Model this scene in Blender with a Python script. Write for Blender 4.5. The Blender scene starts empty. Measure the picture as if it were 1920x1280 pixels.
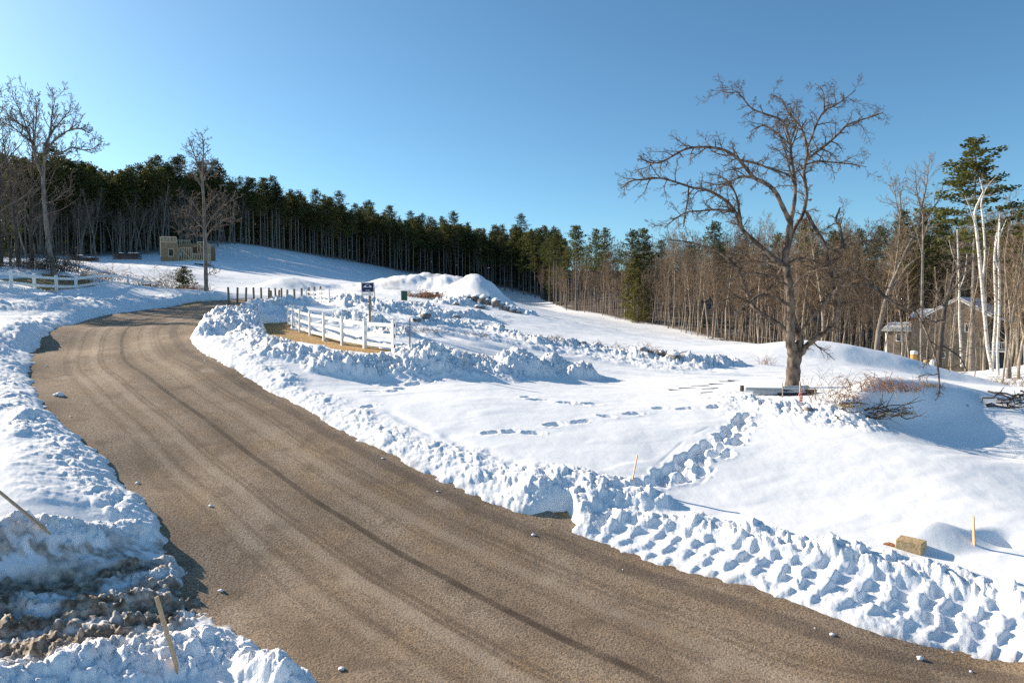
import bpy, math, random
import numpy as np
from mathutils import Vector, Matrix

# ------------------------------------------------------------------ camera, sky, sun, exposure
S = bpy.context.scene
COL = S.collection
F = 1297.0; HC = 5.3; PITCH = math.radians(2.87)
cam_d = bpy.data.cameras.new("camera"); cam = bpy.data.objects.new("camera", cam_d); COL.objects.link(cam)
cam.location = (0, 0, HC); cam.rotation_euler = (math.radians(90) - PITCH, 0, 0)
cam_d.sensor_width = 36.0; cam_d.lens = 36.0 * F / 1920.0; cam_d.clip_start = 0.1; cam_d.clip_end = 6000
S.camera = cam

SUN_EL = math.radians(24.5); SUN_AZ = math.radians(27.0)          # azimuth: degrees ahead of due left
sun_dir = Vector((-math.cos(SUN_AZ) * math.cos(SUN_EL), math.sin(SUN_AZ) * math.cos(SUN_EL), math.sin(SUN_EL)))
w = bpy.data.worlds.new("World"); S.world = w; w.use_nodes = True
nt = w.node_tree; bg = nt.nodes["Background"]
sky = nt.nodes.new("ShaderNodeTexSky"); sky.sky_type = 'NISHITA'; sky.sun_disc = False
sky.sun_elevation = SUN_EL; sky.sun_rotation = math.atan2(sun_dir.x, sun_dir.y)
sky.altitude = 800; sky.air_density = 0.8; sky.dust_density = 1.2; sky.ozone_density = 3.0
hs = nt.nodes.new("ShaderNodeHueSaturation"); hs.inputs['Saturation'].default_value = 1.06
nt.links.new(sky.outputs[0], hs.inputs['Color']); tint = nt.nodes.new("ShaderNodeMix"); tint.data_type = 'RGBA'; tint.blend_type = 'MULTIPLY'; tint.inputs[0].default_value = 1.0
tint.inputs[7].default_value = (0.84, 1.06, 0.99, 1)
nt.links.new(hs.outputs[0], tint.inputs[6]); nt.links.new(tint.outputs[2], bg.inputs[0]); bg.inputs[1].default_value = 0.100
sl = bpy.data.lights.new("sun", 'SUN'); sl.energy = 5.0; sl.angle = math.radians(0.5); sl.color = (1.0, 0.87, 0.70)
so = bpy.data.objects.new("sun", sl); COL.objects.link(so); so.location = (-60, 40, 60)
so.rotation_euler = sun_dir.to_track_quat('Z', 'Y').to_euler()
S.view_settings.view_transform = 'Standard'; S.view_settings.look = 'None'
S.view_settings.exposure = 0.78; S.view_settings.gamma = 1.0
S.render.engine = 'CYCLES'; S.cycles.max_bounces = 6; S.cycles.diffuse_bounces = 3; S.cycles.use_denoising = False

# ------------------------------------------------------------------ helpers: tagging, meshes
def tag(o, label=None, cat=None, group=None, kind=None):
    if label: o['label'] = label
    if cat: o['category'] = cat
    if group: o['group'] = group
    if kind: o['kind'] = kind
    return o

def empty(name, loc, rz=0.0, label=None, cat=None, group=None, scale=1.0):
    o = bpy.data.objects.new(name, None); COL.objects.link(o)
    o.location = loc; o.rotation_euler = (0, 0, rz); o.scale = (scale,) * 3; o.empty_display_size = 0.2
    return tag(o, label, cat, group)

def mesh_np(name, V, Fq, mat=None, smooth=True):
    """V (n,3), Fq (m,k) with the same k for every face"""
    V = np.asarray(V, dtype=np.float32); Fq = np.asarray(Fq, dtype=np.int32)
    me = bpy.data.meshes.new(name); k = Fq.shape[1]; m = len(Fq)
    me.vertices.add(len(V)); me.vertices.foreach_set("co", V.ravel())
    me.loops.add(m * k); me.loops.foreach_set("vertex_index", Fq.ravel())
    me.polygons.add(m); me.polygons.foreach_set("loop_start", np.arange(0, m * k, k, dtype=np.int32))
    me.polygons.foreach_set("use_smooth", np.full(m, smooth, dtype=bool))
    if mat: me.materials.append(mat)
    me.update(calc_edges=True); return me

def link(name, me, parent=None, loc=None):
    o = bpy.data.objects.new(name, me); COL.objects.link(o)
    if parent: o.parent = parent
    if loc is not None: o.location = loc
    return o

class MB:
    def __init__(s): s.v = []; s.q = []
    def quad(s, a, b, c, d):
        i = len(s.v); s.v += [tuple(a), tuple(b), tuple(c), tuple(d)]; s.q.append((i, i + 1, i + 2, i + 3))
    def box(s, c, size, rz=0.0, M=None, bev=0.0):
        hx, hy, hz = size[0] / 2, size[1] / 2, size[2] / 2
        if M is None: M = Matrix.Rotation(rz, 3, 'Z')
        c = Vector(c); i = len(s.v)
        for z in (-hz, hz):
            for x, y in ((-hx, -hy), (hx, -hy), (hx, hy), (-hx, hy)):
                s.v.append(tuple(c + M @ Vector((x, y, z))))
        for f in ((3, 2, 1, 0), (4, 5, 6, 7), (0, 1, 5, 4), (1, 2, 6, 5), (2, 3, 7, 6), (3, 0, 4, 7)):
            s.q.append(tuple(i + k for k in f))
        return s
    def beam(s, a, b, wid, hei):
        a = Vector(a); b = Vector(b); d = b - a; L = d.length; d.normalize()
        up = Vector((0, 0, 1)) if abs(d.z) < 0.95 else Vector((1, 0, 0))
        x = d.cross(up).normalized(); z = x.cross(d)
        M = Matrix((x, d, z)).transposed()
        return s.box((a + b) / 2, (wid, L, hei), M=M)
    def tube(s, pts, rad, k=6, cap=True):
        P = [Vector(p) for p in pts]; n = len(P); base = len(s.v)
        for i in range(n):
            d = (P[min(i + 1, n - 1)] - P[max(i - 1, 0)])
            if d.length < 1e-9: d = Vector((0, 0, 1))
            d.normalize()
            ref = Vector((0, 0, 1)) if abs(d.z) < 0.9 else Vector((1, 0, 0))
            if i == 0: x = d.cross(ref).normalized()
            else:
                x = (x - d * x.dot(d)); x = x.normalized() if x.length > 1e-6 else d.cross(ref).normalized()
            y = d.cross(x)
            for j in range(k):
                a = 2 * math.pi * j / k
                s.v.append(tuple(P[i] + (x * math.cos(a) + y * math.sin(a)) * rad[i]))
        for i in range(n - 1):
            for j in range(k):
                j2 = (j + 1) % k
                s.q.append((base + i * k + j, base + i * k + j2, base + (i + 1) * k + j2, base + (i + 1) * k + j))
        if cap and k >= 4:
            for ring, rev in ((0, True), (n - 1, False)):
                c = len(s.v); s.v.append(tuple(P[ring]))
                for j in range(k):
                    a_, b_ = base + ring * k + j, base + ring * k + (j + 1) % k
                    s.q.append((b_, a_, c, c) if rev else (a_, b_, c, c))
        return s
    def lathe(s, prof, k=20, c=(0, 0, 0)):
        b = len(s.v); n = len(prof)
        for r, z in prof:
            for j in range(k):
                a = 2 * math.pi * j / k; s.v.append((c[0] + r * math.cos(a), c[1] + r * math.sin(a), c[2] + z))
        for i in range(n - 1):
            for j in range(k):
                j2 = (j + 1) % k; s.q.append((b + i * k + j, b + i * k + j2, b + (i + 1) * k + j2, b + (i + 1) * k + j))
        return s
    def mesh(s, name, mat, smooth=False):
        me = bpy.data.meshes.new(name)
        fs = [(q[0], q[1], q[2]) if q[2] == q[3] else q for q in s.q]
        me.from_pydata(s.v, [], fs); me.materials.append(mat)
        if smooth: me.polygons.foreach_set("use_smooth", np.full(len(me.polygons), True))
        me.update(); return me
    def build(s, name, mat, parent=None, smooth=False, loc=None):
        return link(name, s.mesh(name, mat, smooth), parent, loc)

# ------------------------------------------------------------------ numpy noise
def h2(ix, iy, seed):
    a = (ix.astype(np.int64) * 374761393 + iy.astype(np.int64) * 668265263 + seed * 982451653) & 0xFFFFFFFF
    a = ((a ^ (a >> 13)) * 1274126177) & 0xFFFFFFFF
    a = ((a ^ (a >> 16)) * 2246822519) & 0xFFFFFFFF
    return ((a ^ (a >> 15)) & 0xFFFFFF).astype(np.float32) / np.float32(16777215.0)
def vnoise(x, y, seed=0):
    ix = np.floor(x); iy = np.floor(y); fx = x - ix; fy = y - iy
    fx = fx * fx * fx * (fx * (fx * 6 - 15) + 10); fy = fy * fy * fy * (fy * (fy * 6 - 15) + 10)
    ix = ix.astype(np.int64); iy = iy.astype(np.int64)
    a = h2(ix, iy, seed); b = h2(ix + 1, iy, seed); c = h2(ix, iy + 1, seed); d = h2(ix + 1, iy + 1, seed)
    return ((a + (b - a) * fx) * (1 - fy) + (c + (d - c) * fx) * fy) * 2 - 1
def fbm(x, y, oct=4, seed=0, gain=0.5):
    t = 0; a = 1; n = 0
    for o in range(oct):
        t = t + a * vnoise(x * 2 ** o + 17.3 * o, y * 2 ** o - 9.1 * o, seed + o); n += a; a *= gain
    return t / n
def lumps(x, y, cell, seed, dens=0.85, flat=1.0):
    x = x / cell; y = y / cell
    ix = np.floor(x).astype(np.int64); iy = np.floor(y).astype(np.int64)
    out = np.zeros_like(x)
    for di in (-1, 0, 1):
        for dj in (-1, 0, 1):
            jx = ix + di; jy = iy + dj
            r = 0.25 + 0.5 * h2(jx, jy, seed + 3)
            r = np.where(h2(jx, jy, seed + 7) < dens, r, 0)
            cx = jx + h2(jx, jy, seed); cy = jy + h2(jx, jy, seed + 1)
            ex = x - cx; ey = y - cy
            a = h2(jx, jy, seed + 5) * 3.14159; ca = np.cos(a); sa = np.sin(a)
            u = (ex * ca + ey * sa) * 0.8; v = (-ex * sa + ey * ca) * 1.2
            q = r * r - u * u - v * v
            out = np.maximum(out, np.sqrt(np.maximum(q, 0)) * (0.6 + 0.6 * h2(jx, jy, seed + 9)))
    return out * cell * flat
def blocks(x, y, cell, seed):
    """broken, tilted slabs of crust"""
    x = x / cell; y = y / cell; ix = np.floor(x).astype(np.int64); iy = np.floor(y).astype(np.int64)
    f1 = np.full(x.shape, 9.); f2 = np.full(x.shape, 9.); hh = np.zeros(x.shape)
    for di in (-1, 0, 1):
        for dj in (-1, 0, 1):
            jx = ix + di; jy = iy + dj; ex = x - jx - h2(jx, jy, seed); ey = y - jy - h2(jx, jy, seed + 1); d = np.sqrt(ex * ex + ey * ey)
            pl = np.maximum(0, .1 + .75 * h2(jx, jy, seed + 2) ** 1.5 + ex * (h2(jx, jy, seed + 3) - .5) * 1.3 + ey * (h2(jx, jy, seed + 4) - .5) * 1.3)
            near = d < f1; f2 = np.where(near, f1, np.minimum(f2, d)); hh = np.where(near, pl, hh); f1 = np.where(near, d, f1)
    return hh * sst(.0, .16, f2 - f1) * cell
def sst(a, b, x):
    t = np.clip((x - a) / (b - a), 0, 1); return t * t * (3 - 2 * t)

# ------------------------------------------------------------------ the lie of the land
def ray(px, py):
    u = (px - 960.0) / F; v = (640.0 - py) / F; c = math.cos(PITCH); s = math.sin(PITCH)
    return u, c + s * v, -s + c * v
def at(px, py, Y):
    dx, dy, dz = ray(px, py); k = Y / dy
    return np.array((dx * k, Y, HC + dz * k))
CT = [  # survey points: (column, row, distance ahead)
 (960,1280,10),(1920,1262,10.4),(1640,1200,11),(1340,1100,12.6),(1040,1000,14.5),(900,945,15.6),(700,845,18),(560,770,21),
 (420,690,25),(345,640,30),(350,605,38),(440,580,48),(500,570,54),(640,1280,9.9),(400,1130,12.15),(250,900,16.4),(110,770,20.3),
 (75,700,25),(85,655,30),(150,610,39),(260,585,48),(350,570,57),(470,562,62),(528,562,66),(600,560,62),(565,558,75),
 (1400,1280,10),
 (0,545,46),(20,545,47),(150,548,54),(295,549,66),(0,580,38),(0,625,30),(0,680,25),(0,760,19.6),(0,900,14.6),(0,1000,12.6),(0,1070,11.9),(0,1150,11.0),(0,1280,9.3),(200,1150,11.3),
 (100,512,58),(0,505,58),(0,490,80),(385,549,62),(150,492,90),(300,506,105),(220,528,72),(285,491,155),(392,491,152),(340,508,120),
 (0,470,160),(100,475,172),(300,470,188),(450,459,212),(550,473,229),(700,500,252),(850,530,258),(950,548,252),(1010,562,238),
 (1060,583,190),(1160,602,150),(1300,632,118),(1400,648,100),(1500,656,88),(1400,520,200),(1600,515,180),(1800,515,170),(1920,520,160),(1200,520,250),
 (500,512,150),(600,512,170),(700,535,150),(420,535,100),(520,548,88),(620,552,80),
 (720,546,85),(830,566,78),(950,582,78),(800,540,130),(930,560,130),
 (800,600,50),(900,640,40),(1000,622,60),(1150,650,50),(1300,690,40),(1100,612,90),(1000,590,115),(1250,642,78),
 (740,661,28),(640,633,34),(545,612,41.5),(560,645,32),(700,585,48),(660,570,60),
 (620,705,25.5),(700,725,25),(850,760,22.4),(700,792,20.5),(800,822,19.4),(960,872,17.6),(1100,912,16.6),(1190,930,16.2),
 (800,722,25.5),(900,737,24.7),(1000,742,25),(1200,765,23.7),(1330,775,23),(1390,792,22.2),
 (1100,722,32),(1300,722,32),(1490,738,28),(1420,760,25),
 (1500,800,21.5),(1470,775,23.5),(1600,785,22.3),(1700,748,24.5),(1800,748,25.5),(1920,752,26.5),
 (1400,880,18),(1300,960,15.8),(1500,955,16),(1700,965,15.5),(1920,970,15.3),(1150,965,15.5),(1400,1022,14),(1640,1048,13.5),(1920,1112,12.2),
 (1800,860,18.6),(1920,860,18.8),(1600,860,18.6),
 (1600,722,34),(1500,660,48),(1620,686,48),(1350,660,55),(1720,706,46),(1780,720,44),(1500,690,42),(1650,722,36),(1700,704,64),(1900,728,55),(1550,668,66),(1823,702,70),(1800,706,85),(1920,700,90),
]
CZ = [(100,38,262),(400,29,292),(600,26,302),(800,17.5,292),(1000,12,272),(0,37,250),(-200,36,240),(-200,9,140),(-200,4.0,60),(-200,0.1,36),(-200,-2.6,22),(-200,-4.2,12.5),(-200,-4.8,9),
      (2100,-3.6,60),(2100,-4,30),(2100,-5,16),(2100,-5.3,10),(2300,2,150),(1000,18,420),(200,50,420),(1800,20,420),(1400,16,320)]
pts = [at(*c) for c in CT]
for px, z, Y in CZ:
    p = at(px, 640, Y); pts.append(np.array((p[0], Y, HC + z)))
for a in range(60, 301, 30):                                      # round the back of the viewpoint
    for r, z in ((9, -5.2), (40, -5), (150, -4), (420, -2)):
        pts.append(np.array((math.sin(math.radians(a)) * r, math.cos(math.radians(a)) * r, HC + z + (r / 40 if a > 180 else 0))))
for a in range(0, 360, 45): pts.append(np.array((math.sin(math.radians(a)) * 3.5, math.cos(math.radians(a)) * 3.5, HC - 5.25)))
pts = np.array(pts)
def conf(x, y):
    r = np.maximum(np.hypot(x, y), 2.5); return np.arctan2(x, y), np.log(r)
KC = 0.055
pa, pl_ = conf(pts[:, 0], pts[:, 1])
D = np.sqrt((pa[:, None] - pa[None]) ** 2 + (pl_[:, None] - pl_[None]) ** 2 + KC ** 2)
NCT = len(pts); A = np.zeros((NCT + 1, NCT + 1)); A[:NCT, :NCT] = -D + np.eye(NCT) * 0.004; A[:NCT, NCT] = 1; A[NCT, :NCT] = 1
zs = pts[:, 2] / 1.0; sc_ = 1.0 + 0.02 * np.hypot(pts[:, 0], pts[:, 1])
WT = np.linalg.solve(A, np.append(zs, 0))
# broad shapes added to the surveyed ground: (column,row,distance) of foot centre, radii, height, heading
def mound_height(x, y):
    z = np.zeros_like(x)
    for (cx, cy, rx, ry, h, rot, p) in MOUNDS:
        c, s = math.cos(rot), math.sin(rot); u = ((x - cx) * c + (y - cy) * s) / rx; v = (-(x - cx) * s + (y - cy) * c) / ry
        d = np.sqrt(u * u + v * v); z = z + h * (1 - sst(0, 1, d)) ** p
    return z
MOUNDS = []
def base(x, y, humps=True):
    x = np.asarray(x, dtype=np.float64); y = np.asarray(y, dtype=np.float64); sh = x.shape
    x = x.ravel(); y = y.ravel(); out = np.empty(len(x))
    for i in range(0, len(x), 60000):
        a, l = conf(x[i:i + 60000], y[i:i + 60000])
        d = np.sqrt((a[:, None] - pa[None]) ** 2 + (l[:, None] - pl_[None]) ** 2 + KC ** 2)
        out[i:i + 60000] = -d @ WT[:NCT] + WT[NCT]
    if humps: out = out + mound_height(x, y)
    return out.reshape(sh)
def base_(x, y): return float(base(np.array([x]), np.array([y]))[0])
def ground(px, py, lo=6.0, hi=400.0):
    """first point of the bare ground along a sight line"""
    dx, dy, dz = ray(px, py); k = np.exp(np.linspace(math.log(lo), math.log(hi), 900))
    zz = HC + dz * k - base(dx * k, dy * k); j = np.argmax(zz < 0)
    if zz[j] >= 0: j = len(k) - 1
    if j > 0:
        t = zz[j - 1] / (zz[j - 1] - zz[j] + 1e-9); kk = k[j - 1] + (k[j] - k[j - 1]) * t
    else: kk = k[0]
    x, y = dx * kk, dy * kk
    return Vector((x, y, base_(x, y)))
def gxy(pl): return np.array([list(ground(*p)[:2]) for p in pl])
def cat(P, n):
    P = np.asarray(P, float); P = np.vstack([2 * P[0] - P[1], P, 2 * P[-1] - P[-2]]); out = []
    for i in range(1, len(P) - 2):
        for t in np.linspace(0, 1, n, endpoint=False):
            a, b, c, d = P[i - 1], P[i], P[i + 1], P[i + 2]
            out.append(0.5 * (2 * b + (c - a) * t + (2 * a - 5 * b + 4 * c - d) * t * t + (3 * b - a - 3 * c + d) * t ** 3))
    out.append(P[-2]); return np.array(out)
def pdist(x, y, P):
    """distance, arclength and signed side to a polyline"""
    best = np.full(x.shape, 1e9, np.float64); tt = np.zeros_like(best); sd = np.zeros_like(best); acc = 0.0
    for i in range(len(P) - 1):
        ax, ay = P[i]; bx, by = P[i + 1]; ex, ey = bx - ax, by - ay; L = math.hypot(ex, ey) + 1e-9
        u = np.clip(((x - ax) * ex + (y - ay) * ey) / (L * L), 0, 1)
        d = np.hypot(x - ax - u * ex, y - ay - u * ey); m = d < best
        best = np.where(m, d, best); tt = np.where(m, acc + u * L, tt)
        sd = np.where(m, np.sign((x - ax) * ey - (y - ay) * ex), sd); acc += L
    return best, tt, sd

# big soft shapes: earth mound mid-field, crest on the right, hollow beside it
def M(px, py, Y, rx, ry, h, rot=0.0, p=1.0):
    q = at(px, py, Y); MOUNDS.append((q[0], q[1], rx, ry, h, rot, p))
M(800, 545, 96, 13, 8, 2.3, 0.1, 0.7); M(870, 550, 93, 9, 7, 1.5, 0.0, 0.8); M(908, 560, 85, 5.5, 7.0, 2.1, 0.3, .9)
M(735, 545, 100, 12, 8, .8); M(884, 552, 88, 7.0, 7, 1.6)
M(545, 552, 92, 7, 6, 1.6); M(590, 548, 98, 9, 6, 1.0)
M(1640, 690, 46.2, 9.0, 2.6, 1.05, -0.16, .7); M(1440, 690, 50, 8, 4.5, .3, 0.0)
M(1700, 770, 23.6, 5.5, 1.7, .6, 0.35); M(1630, 790, 22.4, 2.6, 1.5, .5, 0.5)
M(1845, 835, 20.4, 4.2, 3.0, -.65, 0.2)
M(1748, 1040, 13.85, 1.3, 0.75, 0.30, -0.1); M(1885, 1045, 13.8, 0.7, 0.5, -0.35)

# ------------------------------------------------------------------ materials
def mat(name, col, rough=0.7, noise=None, bump=0.0, bscale=20.0, col2=None, nscale=5.0, spec=0.3, coord='Object', stretch=None, detail=4.0, metal=0.0, lo=0.35, hi=0.65):
    m = bpy.data.materials.new(name); m.use_nodes = True; t = m.node_tree; b = t.nodes["Principled BSDF"]
    b.inputs['Base Color'].default_value = (*col, 1); b.inputs['Roughness'].default_value = rough
    b.inputs['Specular IOR Level'].default_value = spec; b.inputs['Metallic'].default_value = metal
    tc = t.nodes.new('ShaderNodeTexCoord'); src = tc.outputs[coord]
    if stretch:
        mp = t.nodes.new('ShaderNodeMapping'); mp.inputs['Scale'].default_value = stretch; t.links.new(src, mp.inputs[0]); src = mp.outputs[0]
    if col2 is not None:
        nz = t.nodes.new('ShaderNodeTexNoise'); nz.inputs['Scale'].default_value = nscale; nz.inputs['Detail'].default_value = detail
        t.links.new(src, nz.inputs['Vector']); r = t.nodes.new('ShaderNodeValToRGB')
        r.color_ramp.elements[0].position = lo; r.color_ramp.elements[1].position = hi
        r.color_ramp.elements[0].color = (*col, 1); r.color_ramp.elements[1].color = (*col2, 1)
        t.links.new(nz.outputs[0], r.inputs[0]); t.links.new(r.outputs[0], b.inputs['Base Color'])
    if bump:
        n2 = t.nodes.new('ShaderNodeTexNoise'); n2.inputs['Scale'].default_value = bscale; n2.inputs['Detail'].default_value = 5
        t.links.new(src, n2.inputs['Vector']); bm = t.nodes.new('ShaderNodeBump'); bm.inputs['Strength'].default_value = bump
        bm.inputs['Distance'].default_value = 0.02; t.links.new(n2.outputs[0], bm.inputs['Height']); t.links.new(bm.outputs[0], b.inputs['Normal'])
    return m
BARK = mat('grey_bark', (0.13, 0.108, 0.09), .9, bump=.6, bscale=14, col2=(.27, .235, .20), nscale=7, stretch=(1, 1, .25))
BARKD = mat('dark_bark', (0.05, 0.04, 0.034), .9, bump=.6, bscale=14, col2=(.12, .10, .08), nscale=6, stretch=(1, 1, .25))
BARKT = mat('tan_bark', (0.21, 0.17, 0.125), .9, bump=.5, bscale=10, col2=(.42, .355, .28), nscale=5, stretch=(1, 1, .3))
TWIG = mat('brown_twig', (0.17, 0.122, 0.083), .9, col2=(.29, .215, .145), nscale=1.5)
HTWIG = mat('dark_reddish_twig', (0.075, 0.052, 0.036), .9, col2=(.14, .098, .066), nscale=1.5)
DTWIG = mat('dull_twig', (0.095, 0.064, 0.04), .9, col2=(.17, .118, .074), nscale=1.5)
TWIGG = mat('grey_twig', (0.115, 0.09, 0.072), .9, col2=(.19, .15, .118), nscale=1.5)
BIRCH = mat('birch_bark', (0.62, 0.58, 0.52), .7, bump=.3, bscale=9, col2=(.16, .13, .11), nscale=3.2, stretch=(1, 1, 2.2), lo=.56, hi=.66)
HERO = mat('mottled_bark', (0.06, 0.046, 0.038), .95, bump=1.0, bscale=16, col2=(.20, .155, .12), nscale=5.5, stretch=(1, 1, .5), detail=8, lo=.4, hi=.6)
NEEDLE = mat('pine_needles', (0.055, 0.072, 0.02), .6, col2=(.16, .155, .042), nscale=1.1, spec=.2)
NEEDLED = mat('dark_needles', (0.042, 0.058, 0.019), .6, col2=(.12, .125, .038), nscale=1.1, spec=.2)
NEEDLEY = mat('yellow_green_needles', (0.10, 0.11, 0.03), .6, col2=(.19, .17, .05), nscale=1.5, spec=.2)
WHITEV = mat('white_vinyl', (0.88, 0.87, 0.85), .4, col2=(.80, .79, .77), nscale=2)
WOODP = mat('weathered_post', (0.20, 0.15, 0.10), .9, bump=.4, col2=(.33, .26, .18), nscale=6, stretch=(3, 3, .4))
STAKE = mat('pale_lath', (0.56, 0.36, 0.20), .85, bump=.3, bscale=40, col2=(.68, .47, .29), nscale=10, stretch=(4, 4, .4))
STAKEG = mat('grey_lath', (0.23, 0.20, 0.18), .85, bump=.3, bscale=40, col2=(.33, .29, .25), nscale=10, stretch=(4, 4, .4))
OSB = mat('sheathing_board', (0.25, 0.155, 0.085), .85, col2=(.36, .235, .14), nscale=2.2, bump=.2)
STUD = mat('fresh_lumber', (0.60, 0.42, 0.26), .8, col2=(.70, .51, .33), nscale=3)
DARK = mat('dark_opening', (0.012, 0.012, 0.014), .9)
SNOWC = mat('snow_cap', (0.86, 0.88, 0.91), .7, bump=.3, bscale=6)
ROCK = mat('grey_stone', (0.13, 0.12, 0.11), .95, bump=.9, bscale=6, col2=(.30, .275, .25), nscale=4)
SIDING = mat('taupe_siding', (0.22, 0.18, 0.138), .8, col2=(.26, .215, .165), nscale=1.2)
TRIM = mat('white_trim', (0.78, 0.77, 0.75), .5)
GLASS = mat('window_glass', (0.02, 0.025, 0.03), .08, spec=.8)
RUSTW = mat('reddish_twig', (0.23, 0.115, 0.07), .9, col2=(.36, .20, .12), nscale=4)
PVC = mat('grey_pipe', (0.42, 0.45, 0.46), .35, col2=(.45, .47, .48), nscale=2)
BLACKP = mat('black_plastic', (0.02, 0.02, 0.023), .5)
PINK = mat('pink_tape', (0.75, 0.22, 0.24), .6)
NAVY = mat('navy_panel', (0.012, 0.018, 0.085), .4)
GREENB = mat('green_cabinet', (0.02, 0.075, 0.05), .5, col2=(.03, .1, .065), nscale=4)
TAN = mat('tan_barrel', (0.55, 0.34, 0.13), .6, col2=(.48, .29, .1), nscale=5)

def translucent(m, share=.35):
    t = m.node_tree; b = t.nodes["Principled BSDF"]; out = [n for n in t.nodes if n.type == 'OUTPUT_MATERIAL'][0]; tr = t.nodes.new('ShaderNodeBsdfTranslucent'); mx = t.nodes.new('ShaderNodeMixShader'); mx.inputs[0].default_value = share
    if b.inputs['Base Color'].links: t.links.new(b.inputs['Base Color'].links[0].from_socket, tr.inputs['Color'])
    t.links.new(b.outputs[0], mx.inputs[1]); t.links.new(tr.outputs[0], mx.inputs[2]); t.links.new(mx.outputs[0], out.inputs['Surface'])
for m_ in (NEEDLE, NEEDLED, NEEDLEY): translucent(m_)
# ------------------------------------------------------------------ road outline
RR = [(2300,1350,9.0),(1920,1262,10.4),(1640,1200,11),(1340,1100,12.6),(1040,1000,14.5),(900,945,15.6),(700,845,18),(560,770,21),(420,690,25),(345,640,30),(345,605,38),(430,580,48),(505,571,56),(560,566,66),(640,560,76)]
RL = [(960,1500,7.2),(640,1280,9.9),(400,1130,12.15),(330,1010,14.0),(250,900,16.4),(110,770,20.3),(72,700,25),(85,655,30),(150,610,39),(260,585,48),(350,571,57),(430,564.5,60),(480,562.5,64),(530,560,70),(590,558,80)]
def wxy(l): return np.array([[at(*p)[0], p[2]] for p in l])
RRw = cat(wxy(RR), 8); RLw = cat(wxy(RL), 8)
n_r = 420
def resample(P, n):
    s = np.concatenate([[0], np.cumsum(np.hypot(*np.diff(P, axis=0).T))]); t = np.linspace(0, s[-1], n)
    return np.stack([np.interp(t, s, P[:, 0]), np.interp(t, s, P[:, 1])], 1), s[-1]
RRs, lenR = resample(RRw, n_r)
# pair the left edge with the right by nearest progress
RLs, lenL = resample(RLw, n_r)
POLY = np.vstack([RRw, RLw[::-1]])
def inside(x, y, P):
    c = np.zeros(x.shape, bool); n = len(P); j = n - 1
    for i in range(n):
        xi, yi = P[i]; xj, yj = P[j]
        with np.errstate(divide='ignore', invalid='ignore'):
            k = ((yi > y) != (yj > y)) & (x < (xj - xi) * (y - yi) / (yj - yi + 1e-12) + xi)
        c ^= k; j = i
    return c

# forest edge by bearing -> distance
EDGE = [(-900,90),(-300,128),(0,142),(100,153),(300,176),(450,212),(550,229),(700,252),(850,258),(950,252),(1010,238),(1060,190),(1160,150),(1300,118),(1400,100),(1500,88),(1650,84),(1870,86),(1900,66),(2100,56),(2500,50)]
EAZ = np.array([math.atan((p - 960) / F) for p, _ in EDGE]); EYD = np.array([d for _, d in EDGE], float)
def edge_r(az): return np.interp(az, EAZ, EYD) / np.maximum(np.cos(az), .2)

# ------------------------------------------------------------------ snow: banks, clods, tracks
# (columns/rows along the crest, half width m, height m, clod size factor)
RID = [
 ([(372,628),(400,655),(450,690),(510,728),(570,765),(640,812),(700,846),(770,880),(840,905),(900,922)], 1.15, .10, .30),
 ([(640,790),(720,830),(800,862),(900,895),(960,915),(1010,930),(1070,940)], 1.0, .09, .33),
 ([(980,945),(1010,940),(1060,925),(1095,945)], .75, .26, .45),
 ([(395,632),(430,612),(455,605),(470,618)], 1.5, .75, 1.15),
 ([(465,640),(515,664),(585,684),(655,699),(730,700),(790,692)], 1.05, .32, .95),
 ([(480,592),(520,590),(560,596)], 1.0, .5, 1.1),
 ([(505,577),(535,578),(562,577)], 1.5, .45, .9),
 ([(780,690),(830,690),(880,695),(930,702)], 1.5, .35, 1.0),
 ([(965,706),(1000,704),(1040,706),(1080,714)], 1.25, .95, 1.0),
 ([(1085,985),(1100,960),(1130,945),(1180,948),(1225,958)], .6, .24, .55),
 ([(1060,1000),(1130,1010),(1220,1040),(1330,1070),(1500,1120),(1700,1175),(1920,1240)], .7, .03, .25),
 ([(1150,985),(1300,1005),(1450,1035),(1600,1070),(1750,1100),(1920,1145)], .4, .12, .5),
 ([(40,640),(36,690),(45,740),(85,800),(150,860),(215,925),(265,965),(300,985)], 1.0, .16, .45),
 ([(-60,690),(10,650),(70,620),(150,592),(240,577),(330,567),(400,561)], 1.2, .38, .45),
 ([(-60,1056),(0,1044),(110,1028),(200,1018),(270,1008),(322,1018)], .45, .25, .75),
 ([(-100,1370),(0,1345),(120,1312),(260,1272),(380,1232),(460,1225),(530,1245),(585,1280),(625,1340)], .8, .46, .85),
 ([(-60,585),(60,582),(150,577),(260,570),(330,565),(400,560)], 1.3, .2, .6),
 ([(640,575),(700,585),(760,592),(800,598)], 2.0, .6, 1.2),
 ([(640,610),(700,620),(745,640)], 1.2, .3, 1.2),
 ([(800,590),(840,600),(880,602),(910,606)], 1.1, .7, 1.1),
 ([(740,590),(770,586),(800,600)], 1.0, .7, 1.1),
 ([(800,615),(870,620),(930,630),(1000,648),(1080,660),(1160,672),(1230,682),(1300,692),(1350,690)], 1.3, .35, 1.0),
 ([(850,572),(900,576),(940,582),(970,588)], 2.2, .8, 1.3),
 ([(1390,765),(1460,780),(1540,795),(1600,800)], .9, .12, .5),
]
RIDw = [(cat(gxy(p), 4), wd, h, l) for p, wd, h, l in RID]
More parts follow.
